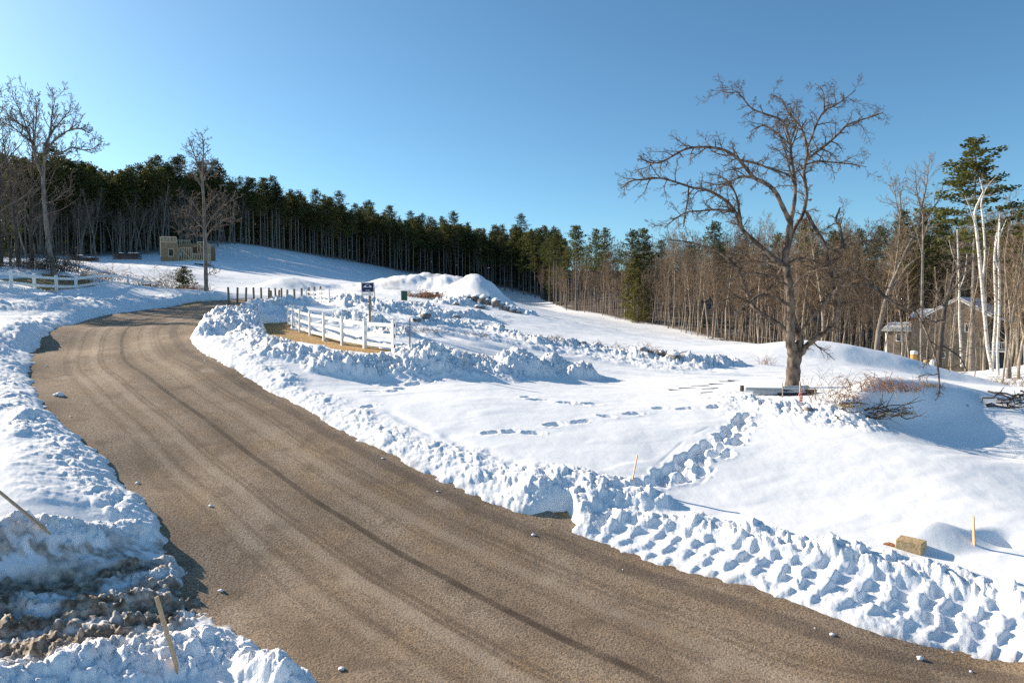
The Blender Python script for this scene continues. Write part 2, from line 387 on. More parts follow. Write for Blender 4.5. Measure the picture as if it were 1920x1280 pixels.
ROUGH = [  # polygons of kicked-up, lumpy snow: (outline, clod height, mean rise)
 ([(0,660),(60,700),(150,850),(290,985),(180,1000),(60,960),(0,900)], .16, .05),
 ([(640,690),(760,665),(960,690),(960,725),(820,715),(700,705)], .45, .1),
 ([(0,570),(340,560),(400,570),(150,605),(0,640)], .2, .02),
 ([(1330,735),(1500,760),(1480,800),(1380,800),(1290,760)], .14, .03),
 ([(600,560),(960,600),(820,640),(740,650),(620,590)], .3, .05),
 ([(830,610),(1340,690),(1280,705),(1050,670),(820,635)], .3, .05),
 ([(360,640),(420,645),(680,790),(1000,930),(900,935),(700,840),(520,735)], .2, .02),
]
ROUGHw = [(gxy(p), a, b) for p, a, b in ROUGH]
PRINT = [(957,825),(998,827),(1036,811),(1087,805),(1137,794),(1187,789),(1238,778),(1282,779),(1338,777),(920,828),
         (735,747),(752,742),(775,733),(800,726),(700,748),(725,735),(820,722),(690,775),(1010,762),(1060,768),(1085,772),(990,757),(1110,770)]
PRINTw = gxy(PRINT)
TRENCH = [(1400,795),(1375,812),(1350,833),(1325,850),(1300,870),(1275,888),(1252,905),(1228,922),(1205,935)]
TRENCH2 = [(1410,808),(1372,840),(1345,862),(1318,880),(1290,905),(1262,925)]
GROOVES = [([(1190,915),(1235,885),(1290,835),(1330,815)], .04, .015), ([(1260,958),(1300,935),(1330,905),(1340,895)], .04, .02),
        ([(680,765),(750,795),(830,830),(900,858),(960,880)], .14, .05), ([(690,778),(760,806),(840,842),(910,868)], .10, .04)]  # narrow shallow grooves sunk into the snow: path, width, depth
TRACK = [([(560,600),(700,605),(830,645),(960,672),(1100,695),(1300,712),(1450,716)], .35, .10), ([(700,592),(840,632),(980,662),(1120,684),(1320,702)], .3, .08)]
BARE = [  # snow-free patches
 ([(485,608),(520,606),(560,618),(640,632),(745,662),(735,670),(650,668),(560,650),(500,632)], .22),
 ([(328,622),(345,606),(385,600),(375,616),(362,632),(350,652),(335,640)], .15),
 ([(940,978),(1000,968),(1062,955),(1080,985),(1040,1008),(970,1000)], .12),
 ([(480,605),(545,600),(548,612),(490,614)], .2),
 ([(0,548),(40,547),(110,549),(180,553),(120,556),(20,553)], .3), ([(140,555),(235,562),(180,563)], .25),
]
BAREw = [(gxy(p), s) for p, s in BARE]
FENCEW = np.array([at(px_, 540, y_)[:2] for px_, y_ in ((-24,44.5),(20,47),(64,49.5),(105,52),(142,54.5),(178,57),(210,59.5),(240,62),(268,64.5),(294,67))])
SCRUB = np.vstack([FENCEW[2:] + np.array([-.2, .2]), (FENCEW[2:] + np.array([-4.2, 1.2]))[::-1]])
SLUSH = gxy([(-150,1115),(0,1090),(180,1062),(335,1042),(420,1060),(430,1130),(370,1180),(260,1222),(120,1262),(0,1292),(-150,1330)])
TREAD = cat(gxy([(1100,1000),(1200,1022),(1330,1052),(1480,1092),(1700,1150),(1920,1205),(2200,1290)]), 5)

def psdist(x, y, P):
    Q = np.vstack([P, P[:1]]); d, _, _ = pdist(x, y, Q); return np.where(inside(x, y, P), -d, d)
def roi(x, y, P, pad):
    lo = P.min(0) - pad; hi = P.max(0) + pad
    return np.nonzero((x > lo[0]) & (x < hi[0]) & (y > lo[1]) & (y < hi[1]))[0]

def snow_depth(x, y):
    """depth of snow above the bare ground, plus dirt and roughness shares"""
    n = len(x); r = np.hypot(x, y)
    dep = 0.24 + 0.05 * fbm(x / 5, y / 5, 3, 11) + 0.018 * fbm(x / .8, y / .8, 4, 21) + .05 * np.maximum(0, fbm((x + y * .5) / 3.5, (y - x * .5) / 1.2, 3, 23))
    far = sst(25, 70, r); dep += far * (0.16 * fbm(x / 9, y / 9, 4, 31) + .06 * fbm(x / 2.5, y / 2.5, 3, 33))
    lam = np.zeros(n); bank = np.zeros(n); dirt = np.zeros(n); droad = np.full(n, 9.)
    k = roi(x, y, POLY, 3.5)
    if len(k): droad[k] = psdist(x[k], y[k], POLY)
    dep = dep * (.22 + .78 * sst(.1, 2.4, droad))
    q = np.exp(-(((x + 9.5) / 17) ** 2 + ((y - 92) / 11) ** 2)); dep += q * (.85 * fbm(x / 3.2 + y / 9, y / 3.0, 4, 37) - .25 * np.exp(-((vnoise(x / 5 + y / 7, y / 11, 39)) / .12) ** 2))
    for P, wd, h, l in RIDw:
        k = roi(x, y, P, wd * 2.2)
        if not len(k): continue
        d, t, _ = pdist(x[k], y[k], P)
        d = d + wd * .28 * vnoise(x[k] / .9, y[k] / .9, 41)
        pr = (1 - sst(0, 1, d / wd)) ** .75 * (.85 + .3 * vnoise(t / (wd * 1.3), t * 0 + wd, 43))
        bank[k] = np.maximum(bank[k], h * pr); lam[k] = np.maximum(lam[k], l * (1 - sst(.5, 1.25, d / wd)))
    for P, a, b in ROUGHw:
        k = roi(x, y, P, 1.0)
        if not len(k): continue
        d = psdist(x[k], y[k], P) + .5 * vnoise(x[k] / 1.1, y[k] / 1.1, 47)
        m = 1 - sst(-.7, .4, d); lam[k] = np.maximum(lam[k], a * m); dep[k] += b * m
    k = np.nonzero(lam > 0.01)[0]; L = np.zeros(n)
    if len(k):
        wx = x[k] + .06 * vnoise(x[k] / .18, y[k] / .18, 51) + .02 * vnoise(x[k] / .06, y[k] / .06, 57); wy = y[k] + .06 * vnoise(x[k] / .18, y[k] / .18, 52) + .02 * vnoise(x[k] / .06, y[k] / .06, 58)
        big = lumps(wx, wy, .95, 61, .55) ; mid = lumps(wx, wy, .46, 62, .7); sm = lumps(wx, wy, .21, 63, .7); ti = lumps(wx, wy, .10, 64, .6)
        cl = sst(-.35, .35, vnoise(x[k] / 1.6, y[k] / 1.6, 66))
        L[k] = lam[k] * (.62 * big * cl + 1.0 * mid * (.4 + .6 * cl) + 1.35 * sm + 1.7 * ti + .55 * blocks(wx, wy, .42, 68) * cl + .5 * blocks(wx, wy, .19, 69) + .05 * fbm(wx / .12, wy / .12, 4, 65))
    # caterpillar-like tyre cleats along the verge
    k = roi(x, y, TREAD, 1.4)
    if len(k):
        d, t, sd = pdist(x[k], y[k], TREAD); q = d * sd + .08 * vnoise(x[k] / .6, y[k] / .6, 71); t = t + .13 * vnoise(x[k] / .5, y[k] / .5, 72)
        m = (1 - sst(.55, .85, np.abs(q))); row = np.sin(q / .36 * math.pi * 1.0 + .6); ph = t / .44 * 2 * math.pi + 2.6 * np.sign(row) + 5 * q
        c = sst(-.25, .75, np.sin(ph)) * sst(.0, .5, np.abs(row)) * (.75 + .35 * vnoise(x[k] / .3, y[k] / .3, 75))
        bank[k] += m * (.17 * c - .05); L[k] *= (1 - .65 * m)
        L[k] += m * (.02 * fbm(x[k] / .12, y[k] / .12, 3, 73) + .35 * lumps(x[k], y[k], .11, 74, .45))
    # boot prints, shallow grooves, wheel tracks
    rp = random.Random(77); stamps = [(p_[0], p_[1], rp.gauss(.25, .25), rp.uniform(.26, .40), rp.uniform(.13, .2), rp.uniform(.09, .15)) for p_ in PRINTw]
    for T, stp, jit in ((TRENCH, .17, .08), (TRENCH2, .3, .12)):
        W, LW = resample(cat(gxy(T), 4), 300); q_ = 0.0
        while q_ < LW:
            c_ = W[int(q_ / LW * 299)]; stamps.append((c_[0] + rp.gauss(0, jit), c_[1] + rp.gauss(0, jit), .8 + rp.gauss(0, .4), rp.uniform(.2, .34), rp.uniform(.15, .24), rp.uniform(.10, .19))); q_ += stp * rp.uniform(.7, 1.5)
    for (px_, py_, a, ra, rb, dp) in stamps:
        k = np.nonzero((np.abs(x - px_) < .7) & (np.abs(y - py_) < .7))[0]
        if len(k):
            u = x[k] - px_; v = y[k] - py_; uu = (u * math.cos(a) + v * math.sin(a)) / ra; vv = (-u * math.sin(a) + v * math.cos(a)) / rb
            q = np.sqrt(uu * uu + vv * vv) + .18 * vnoise(x[k] / .11, y[k] / .11, 88); low = dp * (1 - sst(.55, 1.02, q)); dep[k] -= low * np.clip((dep[k] - .03) / .12, 0, 1)
            dep[k] += .018 * np.exp(-((q - 1.2) / .2) ** 2) * (.5 + vnoise(x[k] / .13, y[k] / .13, 89))
    for T, wv, dp in GROOVES:
        W = cat(gxy(T), 3); k = roi(x, y, W, .5)
        if len(k):
            d, t, sd = pdist(x[k], y[k], W); dep[k] -= dp * np.exp(-(d / wv) ** 2) * sst(-.6, .2, vnoise(t / .9, t * 0, 85))
    for T, wv, dp in TRACK:
        W = cat(gxy(T), 4); k = roi(x, y, W, 3)
        if len(k):
            d, t, sd = pdist(x[k], y[k], W); dep[k] -= dp * np.exp(-((d - .85) / wv) ** 2); dep[k] += .03 * np.exp(-((d - 1.5) / .3) ** 2)
    dep = np.maximum(dep, .05) + .62 * bank + .62 * L
    dep = np.where(droad < 1.2, dep * (.28 + .72 * sst(.05, 1.1, droad)), dep)
    # thin, dirty slush on the driveway
    k = roi(x, y, SLUSH, 1.5)
    if len(k):
        d = psdist(x[k], y[k], SLUSH) + .18 * fbm(x[k] / .5, y[k] / .5, 3, 91); m = 1 - sst(-.35, .12, d)
        ax = x[k] * .86 + y[k] * .5; ay = -x[k] * .5 + y[k] * .86
        thin = .03 + .16 * np.maximum(0, fbm(ax / 1.3, ay / .38, 4, 92)) + .5 * lumps(x[k], y[k], .16, 93, .55) + .03 * fbm(x[k] / .1, y[k] / .1, 2, 94)
        thin += .8 * lumps(x[k], y[k], .09, 100, .6) + .45 * blocks(x[k], y[k], .22, 102) * sst(-.1, .3, fbm(x[k] / .9, y[k] / .6, 2, 103)); thin += .5 * blocks(x[k], y[k], .12, 98) * sst(-.2, .3, fbm(x[k] / .7, y[k] / .5, 2, 90)); thin += .14 * sst(.05, .4, fbm(ax / 2.2, ay / .8, 2, 99)); gap = sst(.12, -.2, fbm(ax / 1.8, ay / .45, 3, 95)); thin -= .10 * gap
        dep[k] = dep[k] * (1 - m) + thin * m; dirt[k] = np.maximum(dirt[k], m * np.clip(.85 + 1.3 * fbm(ax / .55, ay / .2, 4, 96), .1, 1))
        m2 = (1 - sst(.1, .95, d)) * (1 - m); dirt[k] = np.maximum(dirt[k], .85 * m2 * sst(-.25, .35, fbm(x[k] / .3, y[k] / .15, 4, 97)))
    for P, s_ in BAREw:
        k = roi(x, y, P, 1.5)
        if len(k):
            d = psdist(x[k], y[k], P) + s_ * 1.3 * fbm(x[k] / .7, y[k] / .7, 4, 101); m = 1 - sst(-.12, .2, d); dep[k] = dep[k] * (1 - m) - .15 * m
    k = roi(x, y, FENCEW, 1.5)
    if len(k):
        d, t, _ = pdist(x[k], y[k], FENCEW); d = d + .22 * fbm(x[k] / .8, y[k] / .8, 3, 131) + .35 * sst(.0, .5, vnoise(t / 2.3, t * 0 + 3, 132)); m = 1 - sst(.18, .5, d); dep[k] = dep[k] * (1 - m) - .15 * m
    k = roi(x, y, SCRUB, 2.0)
    if len(k):
        d = psdist(x[k], y[k], SCRUB) + .9 * fbm(x[k] / 1.3, y[k] / 1.3, 4, 135); m = 1 - sst(-.3, .2, d); dep[k] = dep[k] * (1 - m) - .15 * m
    # the ploughed road
    k = roi(x, y, POLY, 3.0)
    if len(k):
        d = droad[k]; e = d + .18 * fbm(x[k] / 1.3, y[k] / 1.3, 3, 111) + .16 * fbm(x[k] / .28, y[k] / .28, 3, 113)
        e = e + np.where(L[k] > .02, .0, .02)
        m = sst(-.04, .42, e) ** .8; dep[k] = np.where(m < 1, dep[k] * m - .16 * (1 - m), dep[k])
        dr = (1 - sst(.02, .5, d)) * np.clip(.4 + 1.0 * fbm(x[k] / .35, y[k] / .35, 3, 115), 0, 1) * .75; dirt[k] = np.maximum(dirt[k], dr)
    dep -= .0
    dirt = np.maximum(dirt, .5 * np.exp(-(((x + 9.5) / 15) ** 2 + ((y - 90) / 9) ** 2)) * sst(.15, .5, fbm(x / 2.2, y / 1.2, 4, 119)))
    dirt = np.maximum(dirt, .5 * np.clip(lam, 0, 1) * np.maximum(0, fbm(x / .55, y / .55, 3, 117) - .12))
    return dep, np.clip(dirt, 0, 1), np.clip(lam + .15 * far, 0, 1)

# one sheet of snow out to the horizon, finer towards the near ground
azd = np.radians(np.concatenate([np.arange(-180, -60, 3.0), np.arange(-60, -43, .5), np.arange(-43, 43, .078), np.arange(43, 60, .5), np.arange(60, 180.1, 3.0)]))
rr = np.concatenate([np.geomspace(2.5, 8.5, 40, endpoint=False), np.geomspace(8.5, 32, 430, endpoint=False), np.geomspace(32, 75, 200, endpoint=False), np.geomspace(75, 300, 200, endpoint=False), np.geomspace(300, 4000, 40)])
na, nr = len(azd), len(rr)
AZ, RRg = np.meshgrid(azd, rr, indexing='ij')
gx = (np.sin(AZ) * RRg).ravel(); gy = (np.cos(AZ) * RRg).ravel(); rf = RRg.ravel(); af = AZ.ravel()
farm = rf > 440
# the broad land is smooth: evaluate it on a coarser net and interpolate
ic = np.unique(np.concatenate([np.arange(0, na, 4), [na - 1]])); jc = np.unique(np.concatenate([np.arange(0, nr, 3), [nr - 1]]))
zc = base(np.sin(azd[ic])[:, None] * np.minimum(rr[jc], 440)[None], np.cos(azd[ic])[:, None] * np.minimum(rr[jc], 440)[None], False)
zt = np.empty((len(ic), nr))
for i in range(len(ic)): zt[i] = np.interp(np.log(rr), np.log(rr[jc]), zc[i])
zb = np.empty((na, nr))
for j in range(nr): zb[:, j] = np.interp(azd, azd[ic], zt[:, j])
zb = zb.ravel(); kk = np.nonzero(rf < 130)[0]; zb[kk] += mound_height(gx[kk], gy[kk])
k = np.nonzero((np.abs(af) < math.radians(61)) & (rf < 130))[0]
dep = np.full(len(gx), .15); dirt = np.zeros(len(gx)); rough = np.full(len(gx), .12)
dep[k], dirt[k], rough[k] = snow_depth(gx[k], gy[k])
kk = np.nonzero((rf >= 130) & (rf < 400))[0]; dep[kk] += .2 * fbm(gx[kk] / 9, gy[kk] / 9, 4, 31)
er = edge_r(np.clip(af, -1.0, 1.0)); lit = sst(1, 9, rf - er) * (np.abs(af) < 1.1)
lit = lit * np.clip(1.0 + .4 * fbm(gx / 4, gy / 4, 3, 121), 0, 1); lit = np.where(af < -.22, lit * (.6 + .4 * sst(6, 22, rf - er)), lit)
lit = np.maximum(lit, sst(10, 26, rf - er) * (np.abs(af) < 1.1))
V = np.stack([gx, gy, zb + dep], 1)
I = np.arange(na * nr).reshape(na, nr)
Q = np.stack([I[:-1, :-1].ravel(), I[1:, :-1].ravel(), I[1:, 1:].ravel(), I[:-1, 1:].ravel()], 1)[:, ::-1]
m = bpy.data.materials.new('snow'); m.use_nodes = True; t = m.node_tree; b = t.nodes["Principled BSDF"]
b.inputs['Roughness'].default_value = .65; b.inputs['Specular IOR Level'].default_value = .25
def attr(nm):
    a = t.nodes.new('ShaderNodeAttribute'); a.attribute_name = nm; return a.outputs['Fac']
def mixc(fac, c1, c2):
    x = t.nodes.new('ShaderNodeMix'); x.data_type = 'RGBA'
    t.links.new(fac, x.inputs[0]) if not isinstance(fac, float) else None
    for s_, c in ((6, c1), (7, c2)):
        if isinstance(c, tuple): x.inputs[s_].default_value = (*c, 1)
        else: t.links.new(c, x.inputs[s_])
    return x.outputs[2]
tc = t.nodes.new('ShaderNodeTexCoord')
def noise(scale, det=4, vec=None):
    z = t.nodes.new('ShaderNodeTexNoise'); z.inputs['Scale'].default_value = scale; z.inputs['Detail'].default_value = det
    t.links.new(vec or tc.outputs['Object'], z.inputs['Vector']); return z.outputs[0]
def ramp(src, *st):
    r = t.nodes.new('ShaderNodeValToRGB'); el = r.color_ramp.elements
    while len(el) < len(st): el.new(.5)
    for e, (p, c) in zip(el, st): e.position = p; e.color = (*c, 1) if isinstance(c, tuple) else (c, c, c, 1)
    t.links.new(src, r.inputs[0]); return r.outputs[0]
def math_(op, a, b_):
    x = t.nodes.new('ShaderNodeMath'); x.operation = op
    for i, v in enumerate((a, b_)):
        if isinstance(v, (int, float)): x.inputs[i].default_value = v
        else: t.links.new(v, x.inputs[i])
    return x.outputs[0]
base_c = ramp(noise(.6), (.3, (.84, .85, .875)), (.7, (.88, .885, .90)))
dcol = ramp(noise(7, 8), (.36, (.10, .072, .048)), (.5, (.26, .20, .145)), (.64, (.50, .42, .33)))
lcol = ramp(noise(.8, 6), (.35, (.05, .038, .028)), (.65, (.16, .12, .085)))
c1 = mixc(attr('dirt'), base_c, dcol); c2 = mixc(attr('litter'), c1, lcol); t.links.new(c2, b.inputs['Base Color'])
hN = math_('ADD', math_('MULTIPLY', noise(9, 6), .6), math_('MULTIPLY', noise(38, 4), .3))
bm = t.nodes.new('ShaderNodeBump'); bm.inputs['Distance'].default_value = .05
t.links.new(math_('ADD', .12, math_('MULTIPLY', attr('rough'), .8)), bm.inputs['Strength']); t.links.new(hN, bm.inputs['Height']); t.links.new(bm.outputs[0], b.inputs['Normal'])
me = mesh_np('snow_cover', V, Q, m, True)
for nm, dat in (('dirt', dirt), ('litter', lit), ('rough', rough)):
    a = me.attributes.new(nm, 'FLOAT', 'POINT'); a.data.foreach_set('value', dat.astype(np.float32))
snow = link('snow_cover', me); tag(snow, 'white sunlit snow lying over the whole hillside with ploughed lumpy banks along the road', 'snow', kind='structure')
# keep a net for placing things on the finished surface
ZG = V[:, 2].reshape(na, nr)
def surf(x, y):
    a = math.atan2(x, y); r = math.hypot(x, y); i = np.interp(a, azd, np.arange(na)); j = np.interp(r, rr, np.arange(nr))
    i0 = min(int(i), na - 2); j0 = min(int(j), nr - 2); u = i - i0; v = j - j0
    return float((ZG[i0, j0] * (1 - u) + ZG[i0 + 1, j0] * u) * (1 - v) + (ZG[i0, j0 + 1] * (1 - u) + ZG[i0 + 1, j0 + 1] * u) * v)
def onsnow(px, py, sink=0.0):
    g = ground(px, py); return Vector((g.x, g.y, surf(g.x, g.y) - sink))
def atY(px, Y):                                                  # column + distance, resting on the surface
    x = (px - 960) / F * Y / math.cos(PITCH); return Vector((x, Y, surf(x, Y)))
del V, Q, gx, gy, AZ, RRg

# bare ground below (dead grass, soil), seen only where the snow is scraped off
aa = np.radians(np.arange(-50, 50.1, .5)); r2 = np.geomspace(4, 95, 160)
A2, R2 = np.meshgrid(aa, r2, indexing='ij'); x2 = (np.sin(A2) * R2); y2 = np.cos(A2) * R2
z2 = base(x2, y2) - .045; I = np.arange(A2.size).reshape(A2.shape)
Q = np.stack([I[:-1, :-1].ravel(), I[1:, :-1].ravel(), I[1:, 1:].ravel(), I[:-1, 1:].ravel()], 1)[:, ::-1]
GRASS = mat('dead_grass', (.24, .135, .05), .95, bump=1.0, bscale=30, col2=(.52, .35, .15), nscale=9, detail=8)
gr = link('ground', mesh_np('ground', np.stack([x2.ravel(), y2.ravel(), z2.ravel()], 1), Q, GRASS)); tag(gr, 'bare ground with dead straw-coloured grass by the white fence', 'ground', kind='structure')

# the road: one strip between its edges, tucked under the banks
nw = 28; cR, cL = RRs, RLs
mid = []
for i in range(n_r):
    p = RRs[i]; dd = np.hypot(*(RLw - p).T); j = int(np.argmin(dd)); mid.append(RLw[j])
cL = np.array(mid); ker = np.ones(61) / 61
cLs = np.stack([np.convolve(np.pad(cL[:, c], 30, 'edge'), ker, 'valid') for c in (0, 1)], 1)
ws = np.linspace(-.14, 1.14, nw); X = cR[:, None, 0] + (cLs[:, None, 0] - cR[:, None, 0]) * ws[None]; Y = cR[:, None, 1] + (cLs[:, None, 1] - cR[:, None, 1]) * ws[None]
Z = base(X, Y); I = np.arange(n_r * nw).reshape(n_r, nw)
Q = np.stack([I[:-1, :-1].ravel(), I[1:, :-1].ravel(), I[1:, 1:].ravel(), I[:-1, 1:].ravel()], 1)
m = bpy.data.materials.new('sanded_asphalt'); m.use_nodes = True; t = m.node_tree; b = t.nodes["Principled BSDF"]; b.inputs['Roughness'].default_value = .9; b.inputs['Specular IOR Level'].default_value = .2
tc = t.nodes.new('ShaderNodeTexCoord'); uvn = t.nodes.new('ShaderNodeUVMap'); uvn.uv_map = 'along'
def mapped(sx, sy):
    mp = t.nodes.new('ShaderNodeMapping'); mp.inputs['Scale'].default_value = (sx, sy, 1); t.links.new(uvn.outputs[0], mp.inputs[0]); return mp.outputs[0]
streak = noise(1.0, 8, mapped(5.0, .12)); streak2 = noise(1.0, 6, mapped(7.0, .35)); pat = noise(.55, 6); grit = noise(26, 5); grit2 = noise(95, 3)
c0 = ramp(math_('ADD', math_('MULTIPLY', streak, .6), math_('MULTIPLY', pat, .4)), (.34, (.19, .128, .08)), (.5, (.33, .235, .158)), (.66, (.45, .345, .245)))
ccol = mixc(math_('MULTIPLY', ramp(streak2, (.45, 0.0), (.75, 1.0)), .45), c0, (.45, .365, .285))
ccol = mixc(math_('MULTIPLY', ramp(noise(.9, 5), (.52, 0.0), (.68, 1.0)), .4), ccol, (.42, .265, .125))
ccol = mixc(ramp(grit, (.38, .75), (.54, 0.0)), ccol, (.085, .066, .05))
ccol = mixc(math_('MULTIPLY', ramp(grit2, (.50, 0.0), (.72, 1.0)), .5), ccol, (.55, .46, .36))
ccol = mixc(math_('MULTIPLY', ramp(noise(55, 4), (.50, 0.0), (.60, 1.0)), .55), ccol, (.07, .052, .038))
ccol = mixc(math_('MULTIPLY', ramp(noise(1.7, 6), (.56, 0.0), (.66, 1.0)), .5), ccol, (.13, .095, .066))
ccol = mixc(math_('MULTIPLY', ramp(noise(1.0, 7, mapped(4.0, .6)), (.58, 0.0), (.68, 1.0)), .3), ccol, (.50, .40, .30))
# wheel-worn lanes, by distance across (metres from the right edge)
sep = t.nodes.new('ShaderNodeSeparateXYZ'); t.links.new(uvn.outputs[0], sep.inputs[0])
wob = math_('MULTIPLY', math_('SUBTRACT', noise(1.0, 3, mapped(.0, .07)), .5), .16)
across = math_('ADD', sep.outputs[0], wob)
def line(c, hw, s_, colr, soft=2.0):
    global ccol
    d_ = math_('ABSOLUTE', math_('SUBTRACT', across, c), 0); f = ramp(math_('DIVIDE', d_, hw), (.55, 1.0), (1.0, 0.0))
    f = math_('MULTIPLY', math_('MULTIPLY', f, s_), ramp(noise(1.0, 5, mapped(9, 1.2)), (.25, .35), (.6, 1.0))); ccol = mixc(f, ccol, colr)
line(.46, .017, .95, (.05, .037, .027)); line(.455, .07, .4, (.11, .078, .053)); line(.80, .02, .25, (.46, .37, .28)); line(.27, .03, .3, (.45, .365, .28)); line(.66, .03, .35, (.45, .365, .28)); line(.60, .012, .5, (.10, .072, .05)); line(.625, .010, .45, (.10, .072, .05)); line(.17, .016, .5, (.11, .08, .055)); line(.205, .010, .4, (.11, .08, .055)); line(.33, .010, .35, (.10, .072, .05)); line(.76, .011, .4, (.10, .072, .05)); line(.85, .014, .35, (.12, .085, .058)); line(.04, .045, .6, (.085, .065, .055))
t.links.new(ccol, b.inputs['Base Color'])
bm = t.nodes.new('ShaderNodeBump'); bm.inputs['Strength'].default_value = .9; bm.inputs['Distance'].default_value = .02
t.links.new(math_('ADD', math_('MULTIPLY', grit, 1.0), math_('MULTIPLY', grit2, .5)), bm.inputs['Height']); t.links.new(bm.outputs[0], b.inputs['Normal'])
me = mesh_np('road', np.stack([X.ravel(), Y.ravel(), Z.ravel()], 1), Q, m)
uv = me.uv_layers.new(name='along'); sl_ = np.linspace(0, lenR, n_r)
UU = np.broadcast_to(ws[None], X.shape); VV = np.broadcast_to(sl_[:, None], X.shape)
li = np.empty(len(me.loops), np.int32); me.loops.foreach_get('vertex_index', li)
uv.data.foreach_set('uv', np.stack([UU.ravel()[li], VV.ravel()[li]], 1).astype(np.float32).ravel())
rd = link('road', me); tag(rd, 'brown sand-covered asphalt lane curving uphill to the left', 'road', kind='structure')
# ------------------------------------------------------------------ trees
def grow(mb, p, d, L, r, lev, rng, P):
    """one branch and its offspring; P: dict of habits"""
    n = P['seg'][lev]; pts = [Vector(p)]; rad = [r]; d = Vector(d).normalized(); st = L / n
    for i in range(n):
        d = d + Vector((rng.gauss(0, 1), rng.gauss(0, 1), rng.gauss(0, 1))) * P['wig'][lev] + Vector((0, 0, P['up'][lev])); d.normalize()
        pts.append(pts[-1] + d * st); rad.append(max(r * (1 - (i + 1) / n * P['tap']), P['rmin']))
    mb.tube(pts, rad, P['k'][lev], cap=False)
    if lev + 1 < len(P['seg']):
        kids(mb, pts, rad, L, lev + 1, rng, P, P['n'][lev + 1], P['from'][lev + 1])
    return pts, rad
def kids(mb, pts, rad, L, lev, rng, P, n, t0, Lk=None):
    m = len(pts) - 1; ph = rng.random() * 6.28
    for q in range(n):
        t = t0 + (1 - t0) * (q + rng.random() * .8) / n; t = min(t, .98); i = min(int(t * m), m - 1); u = t * m - i
        p = pts[i].lerp(pts[i + 1], u); ax = (pts[i + 1] - pts[i]).normalized(); r = rad[i] + (rad[i + 1] - rad[i]) * u
        a = ax.cross(Vector((0.13, 0.2, 1)) if abs(ax.z) < .95 else Vector((1, 0, 0))).normalized(); b = ax.cross(a)
        ph += 2.4 + rng.uniform(-.5, .5); ang = math.radians(rng.uniform(*P['ang'][lev]))
        d = ax * math.cos(ang) + (a * math.cos(ph) + b * math.sin(ph)) * math.sin(ang)
        LL = (L * P['len'][lev] * rng.uniform(.6, 1.2) * (1 - .55 * t)) if Lk is None else Lk(t) * rng.uniform(.7, 1.2)
        grow(mb, p, d, LL, max(min(r * .62, .02 + LL * .013), P['rmin']), lev, rng, P)

HAB = dict(seg=(10, 6, 4, 3), wig=(.05, .13, .17, .2), up=(.04, .10, .08, .05), tap=.85, rmin=.011, k=(7, 5, 3, 3), n=(0, 22, 6, 5), ang=((0, 0), (28, 60), (25, 55), (25, 60)), len=(1, .34, .5, .5)); HAB['from'] = (0, .3, .25, .25)
def bare_meshes(seed, H, r0, hab=None, **kw):
    P = dict(HAB); P.update(hab or {}); P.update(kw); rng = random.Random(seed); tr = MB(); cr = MB()
    n = 12; pts = [Vector((0, 0, -.4))]; rad = [r0 * 1.25]; d = Vector((rng.gauss(0, .05), rng.gauss(0, .05), 1)) + Vector(P.get('lean', (0, 0, 0)))
    for i in range(n):
        d = (d + Vector((rng.gauss(0, 1), rng.gauss(0, 1), 0)) * P.get('twist', .045) + Vector((0, 0, .06))).normalized()
        pts.append(pts[-1] + d * (H + .4) / n); rad.append(max(r0 * (1 - ((i + 1) / n) ** 1.2 * .93), .02))
    tr.tube(pts, rad, 8, cap=False)
    Lmax = P.get('spread', .34) * H
    kids(cr, pts, rad, H, 1, rng, P, P['n'][1], P['from'][1], lambda t: Lmax * (1.08 - .9 * ((t - P['from'][1]) / (1 - P['from'][1])) ** 1.1) * P.get('low', 1))
    return tr, cr
def tree_proto(name, seed, H, r0, tm, cm, **kw):
    tr, cr = bare_meshes(seed, H, r0, **kw)
    return dict(kind=name, H=H, trunk=tr.mesh('trunk', tm, True), crown=cr.mesh('crown', cm, True))
